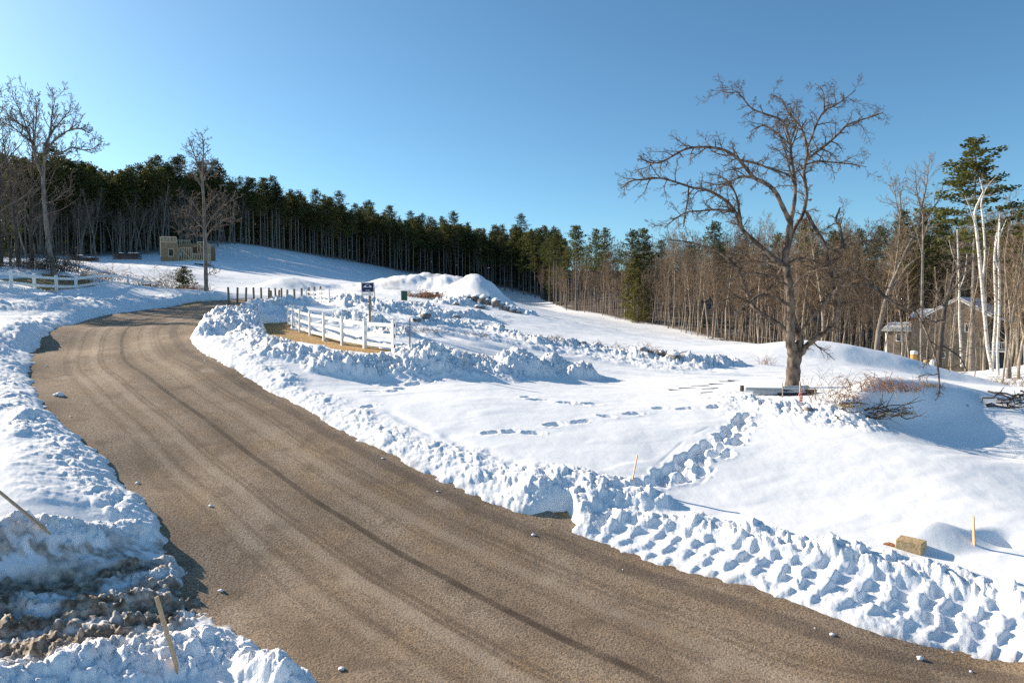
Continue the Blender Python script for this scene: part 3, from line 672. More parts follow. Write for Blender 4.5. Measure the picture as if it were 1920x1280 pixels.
def pine_proto(seed, H, r0, bare=.5, spread=.15, gap=.55, card=.55, mat_=None, per=3, droop=.0, stubs=14, density=1.0):
    rng = random.Random(seed); tr = MB(); cr = MB()
    bx, by = rng.gauss(0, .012) * H, rng.gauss(0, .012) * H
    ctr = lambda z: Vector((bx * (z / H) ** 2, by * (z / H) ** 2, z))
    tr.tube([ctr(max(0, H * i / 10)) + Vector((0, 0, -.5 if i == 0 else 0)) for i in range(11)], [max(.03, r0 * (1 - .9 * i / 10)) for i in range(11)], 7, cap=False)
    for i in range(stubs):
        z = H * rng.uniform(.2, bare + .05); a = rng.random() * 6.28; L = rng.uniform(.6, 2.2)
        p = ctr(z); q = p + Vector((math.cos(a), math.sin(a), rng.uniform(-.25, .25))) * L; tr.tube([p, (p + q) / 2 + Vector((0, 0, .1)), q], [.035, .022, .01], 3, cap=False)
    z = H * bare
    while z < H - .2:
        t = (z - H * bare) / (H * (1 - bare)); Lz = spread * H * ((1 - t) ** .62 * (.55 + .45 * min(1, t * 4 + .3))) * rng.uniform(.75, 1.2) + .25
        nb = rng.choice((4, 5, 6)) if t < .85 else 4; a0 = rng.random() * 6.28
        for j in range(nb):
            if rng.random() < .14: continue
            a = a0 + 6.28 * j / nb + rng.uniform(-.35, .35); L = Lz * rng.uniform(.55, 1.25); el = rng.uniform(-.05, .3) + .5 * t * t - droop
            d = Vector((math.cos(a) * math.cos(el), math.sin(a) * math.cos(el), math.sin(el))); p0 = ctr(z)
            tip = p0 + d * L + Vector((0, 0, .10 * L)); tr.tube([p0, p0 + d * L * .55, tip], [.045, .03, .012], 3, cap=False)
            ns = max(2, int(L / (card * .55) * density))
            for s_ in range(ns):
                u = .3 + .7 * (s_ + rng.random()) / ns; c = p0.lerp(tip, u); wd = L * .28 * (1 - .5 * u) + .12
                for q in range(per):
                    cc = c + Vector((rng.gauss(0, wd * .6), rng.gauss(0, wd * .6), rng.gauss(0, card * .22) + card * .1))
                    h = rng.random() * 6.28; tl = rng.uniform(.1, 1.1); ax = Vector((math.cos(h), math.sin(h), rng.uniform(-.1, .7))).normalized()
                    sd = ax.cross(Vector((math.sin(tl) * math.cos(h * 3), math.sin(tl) * math.sin(h * 3), math.cos(tl)))).normalized()
                    l = card * rng.uniform(.55, 1.15); wv = card * rng.uniform(.16, .34)
                    cr.quad(cc - sd * wv * .4, cc + ax * l * .5 - sd * wv, cc + ax * l, cc + ax * l * .5 + sd * wv)
        z += gap * rng.uniform(.7, 1.3) * (1.15 - .55 * t)
    for q in range(6):
        c = ctr(H - .1); cr.quad(c, c + Vector((rng.gauss(0, .1), rng.gauss(0, .1), .3)), c + Vector((rng.gauss(0, .05), rng.gauss(0, .05), card)), c + Vector((rng.gauss(0, .1), rng.gauss(0, .1), .25)))
    return dict(kind='pine_tree', H=H, trunk=tr.mesh('trunk', BARK, True), crown=cr.mesh('crown', mat_ or NEEDLE, False))
def plant(pr, x, y, label, cat, group, sc=1.0, rz=0.0, sink=.15, name=None, squash=1.0, lean=(0, 0)):
    o = empty(name or pr['kind'], (x, y, surf(x, y) - sink), rz, label, cat, group); o.scale = (sc * squash, sc * squash, sc)
    o.rotation_euler = (lean[0], lean[1], rz)
    link('trunk', pr['trunk'], o); link('crown', pr['crown'], o)
    return o
def merge(pr, places, name, label, cat, mats):
    """a far mass of trees as one object"""
    Vs, Fs, MI, off = [], [], [], 0
    data = []
    for p in pr:
        L = []
        for mi, me in enumerate((p['trunk'], p['crown'])):
            n = len(me.vertices); co = np.empty(n * 3, np.float32); me.vertices.foreach_get('co', co); co = co.reshape(-1, 3)
            f = np.array([tuple(q.vertices) for q in me.polygons if len(q.vertices) == 4], np.int32); L.append((co, f, mi))
        data.append(L)
    for (i, x, y, z, sc, rz) in places:
        c, s = math.cos(rz) * sc, math.sin(rz) * sc
        for co, f, mi in data[i]:
            Vs.append(np.stack([co[:, 0] * c - co[:, 1] * s + x, co[:, 0] * s + co[:, 1] * c + y, co[:, 2] * sc + z], 1)); Fs.append(f + off); MI.append(np.full(len(f), mi, np.int32)); off += len(co)
    me = mesh_np(name, np.vstack(Vs), np.vstack(Fs), None, False)
    for m_ in mats: me.materials.append(m_)
    me.polygons.foreach_set('material_index', np.concatenate(MI)); me.update()
    o = link(name, me); tag(o, label, cat, kind='stuff'); return o

rng = random.Random(7)
PINES = [pine_proto(100 + i, H, .27, bare=b_, spread=.19, gap=.6, card=.62, mat_=NEEDLE if i % 3 else NEEDLED, per=4) for i, (H, b_) in enumerate(((21, .55), (23, .6), (20, .5), (24, .62), (19, .52), (22, .56)))]
LOWP = [pine_proto(130 + i, 15, .2, bare=.1, spread=.21, gap=1.0, card=.95, mat_=NEEDLE, per=3, stubs=0) for i in range(4)]
BARES = [tree_proto('bare_tree', 200 + i, H, r_, BARKT if i % 2 else BARK, TWIG, n=(0, 27, 8, 6), rmin=.009, spread=.26, twist=.03 + .02 * (i % 2), **{'from': (0, f_, .25, .25)}) for i, (H, r_, f_) in enumerate(((17, .17, .4), (18, .2, .42), (15, .13, .35), (16, .16, .38), (13, .10, .3), (19, .19, .5), (14, .09, .35)))]
GREYS = [tree_proto('bare_tree', 230 + i, H, r_, BARK, TWIGG, n=(0, 22, 6, 5), spread=.24, **{'from': (0, f_, .25, .25)}) for i, (H, r_, f_) in enumerate(((17, .17, .42), (19, .2, .45), (16, .14, .4)))]
LOWB = [tree_proto('bare_tree', 250 + i, 17, .17, BARK, DTWIG, n=(0, 20, 6, 4), spread=.28, rmin=.016, k=(5, 3, 3, 3), seg=(8, 4, 3, 2)) for i in range(3)]

def edge_pt(px, t):
    az = math.atan((px - 960) / F); r = edge_r(az) + t; return math.sin(az) * r, math.cos(az) * r
# the dark stand of pines along the top of the slope
cnt = 0
for k_ in range(225):
    px = 40 + 1020 * ((k_ * 0.618034) % 1.0); t = rng.uniform(0, 10) if k_ < 120 else rng.uniform(8, 40)
    if px < 430 and t < 12: t += 12
    x, y = edge_pt(px, t); pr = PINES[rng.randrange(6)]
    lab = 'tall pine with a bare trunk in the dark stand above the snowy slope'
    plant(pr, x, y, lab, 'tree', 'pines of the dark stand above the slope', sc=rng.uniform(.82, 1.08) * (.93 if px > 440 else 1.0), rz=rng.random() * 6.28)
for k_ in range(85):
    px = -30 + (500 if k_ < 62 else 1040) * rng.random(); x, y = edge_pt(px, rng.uniform(-1.5, 10)); pr = GREYS[rng.randrange(3)]
    plant(pr, x, y, 'slim pale-stemmed leafless tree at the foot of the dark pine stand', 'tree', 'leafless trees along the front of the pine stand', sc=rng.uniform(.65, .95), rz=rng.random() * 6.28)
pl = []
for k_ in range(800):
    px = -60 + 1110 * rng.random(); t = 16 + 140 * rng.random() ** 1.1; x, y = edge_pt(px, t); pl.append((rng.randrange(4), x, y, surf(x, y) - .2, rng.uniform(.85, 1.2), rng.random() * 6.28))
for k_ in range(260):
    px = 520 + 480 * rng.random(); t = 12 + 60 * rng.random(); x, y = edge_pt(px, t); pl.append((rng.randrange(4), x, y, surf(x, y) - .2, rng.uniform(.6, .9), rng.random() * 6.28))
merge(LOWP, pl, 'pine_wood', 'green pine wood covering the hill behind the dark stand', 'wood', (BARK, NEEDLE))
# the leafless wood on the right
for k_ in range(190):
    px = 1015 + 985 * ((k_ * 0.618034) % 1.0); t = rng.uniform(0, 12) if k_ < 110 else rng.uniform(10, 45)
    if 1655 < px < 1880 and t < 14: t += 14
    x, y = edge_pt(px, t); pr = BARES[rng.randrange(7)]
    plant(pr, x, y, 'leafless grey-brown tree in the wood on the right behind the snowy field', 'tree', 'leafless trees of the wood on the right', sc=rng.uniform(.72, 1.05), rz=rng.random() * 6.28)
SAPL = [tree_proto('sapling', 270 + i, H, r_, BARKT, TWIG, n=(0, 14, 4, 3), spread=.2, low=.8, twist=.06, rmin=.008) for i, (H, r_) in enumerate(((9, .06), (11, .075), (8, .05), (10, .07)))]
for k_ in range(130):
    px = 1060 + 900 * ((k_ * 0.618034) % 1.0); t = rng.uniform(-1.5, 9)
    if 1655 < px < 1880: t += 12
    x, y = edge_pt(px, t); plant(SAPL[rng.randrange(4)], x, y, 'thin bare sapling along the front of the wood on the right', 'sapling', 'saplings along the front of the wood', sc=rng.uniform(.7, 1.2), rz=rng.random() * 6.28)
pl = []
for k_ in range(560):
    px = 1000 + 1050 * rng.random(); t = 16 + 100 * rng.random() ** 1.3; x, y = edge_pt(px, t); pl.append((rng.randrange(3), x, y, surf(x, y) - .2, rng.uniform(.7, 1.0), rng.random() * 6.28))
merge(LOWB, pl, 'leafless_wood', 'brown leafless wood closing the view behind the trees on the right', 'wood', (BARK, DTWIG))
for px, top, t in ((1062,470,8),(1080,425,4),(1115,432,9),(1132,430,10),(1183,433,7),(1205,431,11),(1335,418,30),(1345,455,22),(1505,415,26),(1690,398,18),(1722,395,16),(1757,402,22),(1775,440,20),(1905,430,12),(1030,455,10),(1240,452,34),(1400,446,40),(1455,440,45),(1560,436,38),(1610,432,42),(1650,428,30),(1290,455,42),(1835,430,34),(1880,440,30),(1360,470,26)):
    x, y = edge_pt(px, t); H = HC + (575 - top) / F * y - surf(x, y); pr = PINES[rng.randrange(6)]
    plant(pr, x, y, 'dark green pine rising out of the leafless wood on the right', 'tree', 'pines among the leafless wood on the right', sc=H / pr['H'], rz=rng.random() * 6.28, squash=1.0 if px < 1600 else .75)
# ------------------------------------------------------------------ trees drawn limb by limb
def traced_tree(name, label, limbs, Y, tm, cm, seed, twig=1.0, tlen=(.5, 1.3), base_px=None, rs=1.0, hab=None, Yk=1.0):
    """limbs: (part, parent index or None, depth slope, [(column,row,radius px)...]); grown round its own trunk with limbs reaching to and fro"""
    rg = random.Random(seed); P = dict(HAB, seg=(7, 4, 3), wig=(.17, .22, .25), up=(.05, .03, .03), tap=.8, rmin=.0075, k=(4, 3, 3), n=(0, 5, 4), ang=((30, 75), (25, 65), (25, 65)), len=(.4, .5, .5)); P['from'] = (0, .2, .2); P.update(hab or {})
    bp = at(*base_px, Y); gz = surf(bp[0], bp[1]); root = empty(name, (bp[0], bp[1], gz - .05), 0, label, 'tree'); o = Vector(root.location)
    done = []; parts = {}; cr = MB()
    for part, par, slope, pl in limbs:
        W = []; 
        if par is None: y0 = Y
        else:
            q = done[par]; d_ = [(a[0] - pl[0][0]) ** 2 + (a[1] - pl[0][1]) ** 2 for a in q]; y0 = q[d_.index(min(d_))][2]
        acc = 0; rec = []
        for i, (px, py, r) in enumerate(pl):
            if i: acc += math.hypot(px - pl[i - 1][0], py - pl[i - 1][1]) * Y / F
            yy = y0 + slope * acc + .12 * math.sin(acc * 1.7 + seed) * min(acc, 1); w = at(px, py, yy); rec.append((px, py, yy)); W.append((*w, r * Y / F * (rs if part != 'trunk' else max(rs, .93) if name == 'bare_tree' and Y == 28.0 else rs)))
        done.append(rec); C = cat(np.array(W), 4); pts = [Vector(c[:3]) - o for c in C]; rad = [max(c[3], .012) for c in C]
        rad = [r * (1 + .07 * math.sin(i * 2.3 + seed)) for i, r in enumerate(rad)]
        if part == 'trunk':
            parts.setdefault('trunk', MB()).tube(pts, rad, 12, cap=False)
        else:
            mb = MB(); mb.tube(pts, rad, 8, cap=False); mb.build('limb', tm, root, True)
        L = sum((pts[i + 1] - pts[i]).length for i in range(len(pts) - 1))
        if part != 'trunk' and twig:
            kids(cr, pts, rad, L, 0, rg, P, max(3, int(L * 5.0 * twig)), .12 if L > 2 else .0, lambda t: rg.uniform(*tlen))
    parts['trunk'].build('trunk', tm, root, True); cr.build('crown', cm, root, True); return root
def Z3(l): return [(1100 + x * .4922, 130 + y * .4922, r * .4922) for x, y, r in l]
HL = [
 ('trunk', None, 0, [(785,1240,36),(785,1200,30),(788,1130,27),(790,1080,26),(776,1040,20),(776,1000,17),(778,930,16),(772,830,16),(762,760,16),(756,720,14),(768,640,13),(778,575,12)]),
 ('trunk', 0, .05, [(795,1120,22),(808,1060,17),(812,1030,15),(800,985,13)]),
 ('limb', 0, -.1, [(778,575,11),(792,500,9),(793,420,8),(780,340,7),(775,280,6),(755,215,5),(735,190,5),(680,170,4),(630,150,3.5),(595,110,3),(575,88,2.5),(540,90,2),(515,82,1.5)]),
 ('limb', 1, -.35, [(800,985,12),(785,935,10),(760,895,8),(710,865,7),(660,860,7),(620,890,6),(595,910,5),(558,935,3)]),
 ('limb', 0, .4, [(775,1010,13),(735,975,12),(690,945,11),(650,920,10),(625,885,9),(600,820,8),(575,760,7),(530,715,6),(480,685,5),(430,670,4),(370,655,3),(290,650,2)]),
 ('limb', 1, -.25, [(802,1090,18),(822,1075,15),(840,1050,13),(880,1020,12),(925,985,11),(955,940,12),(955,880,11),(940,830,9),(930,770,8),(912,700,7)]),
 ('limb', 1, -.55, [(806,1020,8),(840,965,8),(870,930,8),(910,890,8),(940,850,9),(990,820,9),(1040,820,8),(1090,830,8),(1130,860,7),(1170,890,6),(1219,915,5),(1251,920,5),(1302,1020,4),(1337,1132,3.5),(1345,1235,2.5)]),
 ('limb', 0, .2, [(760,745,13),(720,725,12),(680,690,11),(640,655,11),(600,620,11),(580,590,9),(570,550,8),(540,510,8),(500,480,7),(450,458,6),(400,450,5),(340,430,5),(280,415,5),(220,420,4.5),(170,425,4),(130,455,2)]),
 ('limb', 7, -.3, [(593,612,7),(580,560,6),(545,540,5),(490,535,5),(430,540,4),(380,545,3.5),(330,575,3),(295,605,2)]),
 ('limb', 7, .2, [(388,450,4),(385,500,4),(375,550,3.5),(368,600,2)]),
 ('limb', 7, -.3, [(588,590,7),(575,500,5),(555,450,4),(530,420,3),(490,400,2)]),
 ('limb', 0, -.25, [(776,585,12),(745,520,10),(720,470,10),(690,440,9),(640,415,8),(610,380,8),(580,345,7),(540,315,6),(490,300,6),(430,297,5),(375,305,5),(320,335,4),(280,355,4),(240,355,3),(205,338,2)]),
 ('limb', 11, .5, [(580,345,6),(650,360,5),(700,380,4),(750,395,4),(790,415,3)]),
 ('limb', 11, -.5, [(640,415,6),(590,410,5),(540,430,4),(500,440,3),(450,430,2)]),
 ('limb', 0, .25, [(762,700,12),(785,620,10),(822,555,9),(838,480,8),(828,400,8),(835,350,7),(840,300,6),(820,230,5),(800,200,4),(770,170,3),(745,120,2.5),(700,95,2)]),
 ('limb', 14, .3, [(835,350,6),(870,320,6),(910,290,6),(950,255,5),(990,215,5),(1040,195,4),(1090,180,3),(1130,165,1.5)]),
 ('limb', 14, -.3, [(840,300,6),(860,250,5),(880,200,5),(905,160,4),(950,135,4),(980,115,3),(1025,80,1.5)]),
 ('limb', 16, .4, [(905,160,4),(905,110,3),(895,75,2),(870,55,1.5)]),
 ('limb', 14, .5, [(832,365,5),(880,350,4),(940,355,4),(1000,360,3),(1065,372,1.5)]),
 ('limb', 14, -.4, [(835,540,8),(870,605,9),(900,650,8),(918,690,9),(960,682,8),(1010,660,7),(1060,655,6),(1100,650,5),(1160,628,2)]),
 ('limb', 19, .2, [(978,675,6),(965,600,6),(948,578,6),(965,528,3)]),
 ('limb', 0, -.6, [(793,440,6),(778,400,5),(762,330,4),(745,280,3),(730,240,2)]),
 ('limb', 0, .5, [(757,735,8),(720,800,7),(700,850,6),(690,880,4)]),
 ('limb', 2, .5, [(770,285,4),(720,240,3.5),(670,215,3),(620,240,2)]),
 ('limb', 0, -.5, [(770,830,6),(735,800,5),(690,785,4.5),(620,775,4),(550,800,3),(500,850,1.5)]),
 ('limb', 0, .6, [(762,765,6),(720,745,5),(660,735,4.5),(590,735,4),(520,765,3),(470,820,1.5)]),
 ('limb', 0, -.7, [(774,850,6),(810,800,5),(860,770,4.5),(930,755,4),(1010,765,3),(1080,800,1.5)]),
 ('limb', 0, .5, [(764,740,6),(810,720,5),(880,735,4),(960,790,3),(1020,860,1.5)]),
 ('limb', 4, -.5, [(625,885,5),(570,870,4),(520,880,3),(470,920,1.5)]),
 ('limb', 5, .5, [(955,900,5),(1000,880,4),(1060,890,3),(1110,930,1.5)]),
 ('limb', 2, .4, [(778,300,4),(800,240,3.5),(790,190,3),(760,150,2)]),
]
HL = [(p, a, s, Z3(l)) for p, a, s, l in HL]
traced_tree('bare_tree', 'big spreading bare fruit tree with a thick mottled trunk standing alone in the snow', HL, 28.0, HERO, HTWIG, 5, twig=1.0, tlen=(.3, 1.1), base_px=(1488, 735), rs=.82, hab=dict(n=(0, 9, 6), rmin=.0045, up=(.0, -.04, -.06)))

def Z1(l): return [(x * .3593, 140 + y * .3593, r * .3593) for x, y, r in l]
LL = [
 ('trunk', None, 0, [(285,1060,17),(275,1000,16),(250,850,14),(232,680,12),(226,560,11),(228,470,10)]),
 ('limb', 0, .1, [(228,470,9),(240,380,8),(262,300,6),(272,200,4),(290,120,1.5)]),
 ('limb', 0, -.3, [(228,480,8),(240,430,7),(300,420,6),(380,380,5),(450,395,3),(530,365,1.5)]),
 ('limb', 0, .3, [(226,540,8),(190,450,7),(170,370,6),(140,290,5),(80,240,3),(30,200,1.5)]),
 ('limb', 3, -.4, [(185,440,6),(180,330,5),(190,220,4),(185,110,1.5)]),
 ('limb', 3, .2, [(160,350,5),(100,300,4),(40,260,3),(-30,250,2)]),
 ('limb', 1, .4, [(255,320,5),(320,240,4),(370,180,2)]),
 ('limb', 1, -.3, [(240,390,6),(310,320,5),(400,280,4),(480,310,1.5)]),
 ('limb', 3, -.2, [(150,310,4),(110,200,3),(60,110,1.5)]),
 ('limb', 0, -.3, [(232,670,5),(280,660,4),(330,620,3),(370,600,1.5)]),
]
traced_tree('bare_tree', 'tall leaning bare tree with a forked crown behind the left white fence', [(p, a, s, Z1(l)) for p, a, s, l in LL], 58.0, BARK, TWIGG, 9, twig=.75, tlen=(.6, 1.9), base_px=(101, 513), rs=.78, hab=dict(n=(0, 7, 5), rmin=.013, ang=((25, 60), (25, 55), (25, 60)), wig=(.1, .14, .18), up=(.12, .08, .05)))
LT = [
 ('trunk', None, 0, [(1077,1145,11),(1074,1040,10),(1071,880,9),(1065,700,7),(1057,560,5.5)]),
 ('limb', 0, .2, [(1057,560,4.5),(1040,490,4),(1015,420,3),(985,350,1.2)]),
 ('limb', 0, -.2, [(1057,560,4.5),(1055,480,4),(1062,400,3),(1055,310,1.2)]),
 ('limb', 0, .3, [(1057,560,4),(1085,510,3),(1125,465,1.2)]),
 ('limb', 0, -.3, [(1060,600,3.5),(1010,520,2.5),(950,480,1.2)]),
 ('limb', 0, .5, [(1070,810,4),(1030,770,3.5),(990,730,3),(940,720,1.2)]),
 ('limb', 0, -.5, [(1070,800,4),(1110,740,3.5),(1160,690,3),(1200,660,1.2)]),
 ('limb', 0, .5, [(1070,860,3),(1110,800,3),(1170,760,2),(1225,745,1.2)]),
 ('limb', 0, -.4, [(1068,760,3.5),(1020,690,3),(990,640,1.2)]),
 ('limb', 0, -.4, [(1070,850,3),(1020,830,3),(970,800,2),(930,830,1.2)]),
 ('limb', 0, .6, [(1066,720,3),(1100,660,2.5),(1140,620,1.2)]),
 ('limb', 0, -.2, [(1075,1050,2.5),(1100,1030,2),(1130,1010,1.2)]),
]
traced_tree('bare_tree', 'slender bare tree beside the road bend with low spreading branches', [(p, a, s, Z1(l)) for p, a, s, l in LT], 62.0, BARK, TWIGG, 12, twig=1.0, tlen=(.5, 1.6), base_px=(386, 550), hab=dict(n=(0, 6, 5), rmin=.012, up=(.09, .06, .04)))
def Z4(l): return [(1560 + x * .422, 240 + y * .422, r * .422) for x, y, r in l]
BL1 = [('trunk', None, 0, [(716,1120,9),(705,1040,9),(690,960,8.5),(665,680,8),(645,480,7),(634,380,6),(658,315,5),(672,285,4)]),
 ('limb', 0, .1, [(668,690,6),(680,570,5),(672,420,5),(664,330,4),(690,260,2.5),(730,215,1.5)]), ('limb', 0, .1, [(672,285,3),(655,220,2)]), ('limb', 0, .3, [(690,380,3),(730,370,2),(760,380,1)]), ('limb', 0, -.2, [(640,440,3),(610,350,2),(590,300,1)])]
traced_tree('birch_tree', 'white-barked birch with a curving forked top in front of the taupe house', [(p, a, s, Z4(l)) for p, a, s, l in BL1], 63.0, BIRCH, TWIG, 21, rs=.85, twig=.35, tlen=(.5, 1.5), base_px=(1862, 712))
BL2 = [('trunk', None, 0, [(740,1120,7),(735,1000,7),(742,850,6.5),(744,700,6),(740,540,5),(746,420,3.5)]), ('limb', 0, .2, [(738,620,5),(722,560,4),(738,470,3),(745,405,2)]), ('limb', 0, -.2, [(745,480,3),(765,430,2),(775,405,1)])]
traced_tree('birch_tree', 'slim white birch with a short forked tip close to the frame edge', [(p, a, s, Z4(l)) for p, a, s, l in BL2], 60.0, BIRCH, TWIG, 22, rs=.85, twig=.4, tlen=(.5, 1.4), base_px=(1873, 714))
BL3 = [('trunk', None, 0, [(712,1090,6),(720,950,6),(728,800,5.5),(722,600,5),(730,480,4)]), ('limb', 0, .2, [(730,480,3),(740,420,2),(748,370,1)])]
traced_tree('birch_tree', 'thin white birch between the forked birch and the slim one', [(p, a, s, Z4(l)) for p, a, s, l in BL3], 66.0, BIRCH, TWIG, 23, twig=.4, tlen=(.5, 1.4), base_px=(1861, 700))
LN = [('trunk', None, 0, [(198,985,13),(208,900,12),(225,820,11),(245,745,10),(270,680,9),(290,640,9)]),
 ('limb', 0, .1, [(288,642,8),(330,545,7),(380,452,6),(440,370,4),(500,280,2)]), ('limb', 0, -.2, [(250,730,6),(285,690,5),(330,620,4),(390,570,2)]), ('limb', 0, .2, [(270,690,6),(285,600,5),(300,470,4),(305,350,3),(300,240,1.5)]), ('limb', 1, .3, [(380,452,5),(400,350,4),(420,250,3),(430,160,1.5)]), ('limb', 3, .3, [(302,400,3),(280,300,2),(262,220,1)]), ('limb', 1, -.3, [(410,410,4),(380,300,3),(370,200,1.5)])]
traced_tree('bare_tree', 'pale leaning tree with long rising limbs beside the shed of the taupe house', [(p, a, s, Z4(l)) for p, a, s, l in LN], 78.0, BARK, TWIG, 24, rs=.85, twig=.5, tlen=(1, 2.6), base_px=(1643, 655), hab=dict(n=(0, 6, 4), rmin=.012, up=(.12, .08, .05)))
DK = [('trunk', None, 0, [(474,1060,12),(480,980,11),(490,880,10),(505,780,9),(528,700,7)]), ('limb', 0, .2, [(528,700,6),(540,620,4),(548,520,2)]), ('limb', 0, -.3, [(500,800,4),(470,740,3),(450,690,2)]), ('limb', 0, -.3, [(484,960,4),(530,990,4),(570,1020,3),(600,1080,2)]), ('limb', 0, .3, [(515,740,4),(560,690,3),(600,600,1.5)]), ('limb', 0, -.5, [(495,850,4),(450,860,3),(400,830,1.5)])]
traced_tree('bare_tree', 'dark crooked tree with low drooping limbs in front of the house wall', [(p, a, s, Z4(l)) for p, a, s, l in DK], 55.0, BARKD, TWIGG, 25, twig=.8, tlen=(.6, 2.0), base_px=(1760, 690))
TK = [('trunk', None, 0, [(398,1040,9),(398,900,9),(400,780,8),(402,640,7),(404,480,5),(404,380,3)]), ('limb', 0, .3, [(400,560,3),(380,480,2),(360,420,1)]), ('limb', 0, -.3, [(402,500,3),(425,430,2),(440,380,1)])]
traced_tree('bare_tree', 'straight bare trunk standing before the corner of the taupe house', [(p, a, s, Z4(l)) for p, a, s, l in TK], 62.0, BARK, TWIG, 26, rs=.75, twig=.6, tlen=(.6, 1.8), base_px=(1728, 680))
SS = [('trunk', None, 0, [(576,1060,5),(572,960,5),(566,850,4.5),(565,700,4),(560,560,3),(556,450,2)]), ('limb', 0, .3, [(565,720,2.5),(590,650,2),(600,560,1)]), ('limb', 0, -.3, [(563,620,2),(535,560,1.5),(520,500,1)])]
traced_tree('bare_tree', 'thin pale tree standing before the gable of the taupe house', [(p, a, s, Z4(l)) for p, a, s, l in SS], 62.0, BIRCH, TWIG, 27, twig=.6, tlen=(.6, 1.8), base_px=(1803, 690))
# the big white pine over the house
NP = pine_proto(301, 27, .34, bare=.52, spread=.20, gap=1.15, card=.55, mat_=NEEDLE, per=6, density=1.5, stubs=26, droop=.04)
q = atY(1823, 70); NPH = HC + (575 - 266) / F * 70 - q.z
plant(NP, q.x, q.y, 'tall white pine with layered dark plumes above the taupe house', 'tree', None, sc=NPH / 27, rz=1.0)
q = atY(1935, 66); plant(NP, q.x, q.y, 'half-hidden white pine cut off by the right frame edge', 'tree', None, sc=.62, rz=2.6)
YP = pine_proto(302, 9, .12, bare=.03, spread=.30, gap=.45, card=.5, mat_=NEEDLEY, per=5, stubs=0)
for px, Y, sc, lb in ((1196, 141, 1.0, 'yellow-green young hemlock at the front edge of the wood'), (1213, 144, .75, 'smaller yellow-green hemlock leaning on the young hemlock'), (1188, 147, 1.45, 'darker tall hemlock rising behind the yellow-green hemlocks')):
    q = atY(px, Y); plant(YP, q.x, q.y, lb, 'tree', None, sc=sc, rz=px)
# trees at the left edge, some just beyond it whose shade falls on the lane
rng = random.Random(31)
DKT = [tree_proto('bare_tree', 290 + i, H, r_, BARKD, TWIGG, n=(0, 26, 7, 5), spread=.3, **{'from': (0, .3, .25, .25)}) for i, (H, r_) in enumerate(((15, .2), (13, .15), (16, .22)))]
for px, Y, sc, lb in ((6, 57, .95, 'dark bare tree at the left frame edge behind the white fence'), (24, 60, .7, 'thin dark bare tree second from the left frame edge'), (41, 58, .8, 'dark straight bare tree third from the left frame edge'), (63, 60, .9, 'dark bare tree just left of the leaning forked tree'), (-25, 55, 1.05, 'dark bare tree just outside the left frame edge')):
    q = atY(px, Y); plant(DKT[rng.randrange(3)], q.x, q.y, lb, 'tree', None, sc=sc, rz=rng.random() * 6)
for X, Y in ((-54, 62), (-60, 70), (-66, 80), (-62, 60), (-72, 92), (-64, 64)):
    plant(DKT[rng.randrange(3)], X, Y, 'bare roadside tree beyond the left frame edge shading the lane', 'tree', 'bare trees beyond the left frame edge', sc=rng.uniform(.9, 1.2), rz=rng.random() * 6)
for X, Y in ((-62, 60), (-70, 74), (-80, 96), (-76, 84), (-57, 70), (-64, 78)):
    plant(PINES[rng.randrange(6)], X, Y, 'pine beyond the left frame edge shading the lane', 'tree', 'pines beyond the left frame edge', sc=rng.uniform(.65, .8), rz=rng.random() * 6)

for X, Y in ((-49, 61), (-52, 66), (-55, 62), (-58, 67), (-57, 75), (-53, 71), (-62, 72), (-48, 64), (-64, 82)):
    plant(dict(kind='pine_tree', H=15, trunk=LOWP[0]['trunk'], crown=LOWP[rng.randrange(4)]['crown']), X, Y, 'low-branched pine beyond the left frame edge shading the bank', 'tree', 'low-branched pines beyond the left frame edge', sc=rng.uniform(.55, .7), rz=rng.random() * 6)

# ------------------------------------------------------------------ brush
def bush(px, py, w, h, n, mat_, label, seed, name='bush', cat_='bush', arch=.5, rad=.01, flat=.7, loc=None, leaf=None):
    g = loc or onsnow(px, py); rg = random.Random(seed); mb = MB()
    for i in range(n):
        a = rg.random() * 6.28; r0 = w * .5 * math.sqrt(rg.random()); p = Vector((math.cos(a) * r0, math.sin(a) * r0 * flat, -.1)); d = Vector((rg.gauss(0, .5), rg.gauss(0, .5) * flat, 1)).normalized()
        L = h * rg.uniform(.5, 1.3); pts = [p]; k = 6
        for j in range(k):
            d = (d + Vector((rg.gauss(0, .25), rg.gauss(0, .25), -arch * (j / k) * .9))).normalized(); pts.append(pts[-1] + d * L / k)
        r = rad * rg.uniform(.6, 1.3); mb.tube(pts, [r * (1 - .1 * j) for j in range(k + 1)], 3, cap=False)
        for j in range(2, k):
            if rg.random() < .8:
                e = (d + Vector((rg.gauss(0, .8), rg.gauss(0, .8), rg.gauss(.2, .5)))).normalized() * L * .22; mb.tube([pts[j], pts[j] + e * .5 + Vector((0, 0, .02)), pts[j] + e], [r * .6, r * .5, r * .4], 3, cap=False)
    o = mb.build(name, mat_, None, True, g); tag(o, label, cat_); return o
bush(1640, 742, 2.0, .85, 85, RUSTW, 'reddish bramble thicket on the snow right of the fruit tree', 1, arch=1.0, rad=.009)
bush(1700, 742, 1.2, .6, 50, RUSTW, 'low reddish bramble at the right end of the bramble thicket', 2, arch=1.0, rad=.008)
bush(1590, 762, 1.0, .55, 40, RUSTW, 'small reddish bramble left of the bramble thicket', 3, arch=.9, rad=.008)
bush(1540, 780, .9, 1.2, 26, TWIG, 'thin upright weed stems beside the pink-taped stake', 4, 'weeds', 'weeds', arch=.1, rad=.006)
bush(1572, 770, .6, 1.3, 16, TWIG, 'tall thin weed stems right of the grey pipes', 5, 'weeds', 'weeds', arch=.1, rad=.007)
bush(1435, 690, .9, .8, 30, RUSTW, 'reddish weed tuft left of the fruit tree trunk', 6, arch=.3, rad=.009)
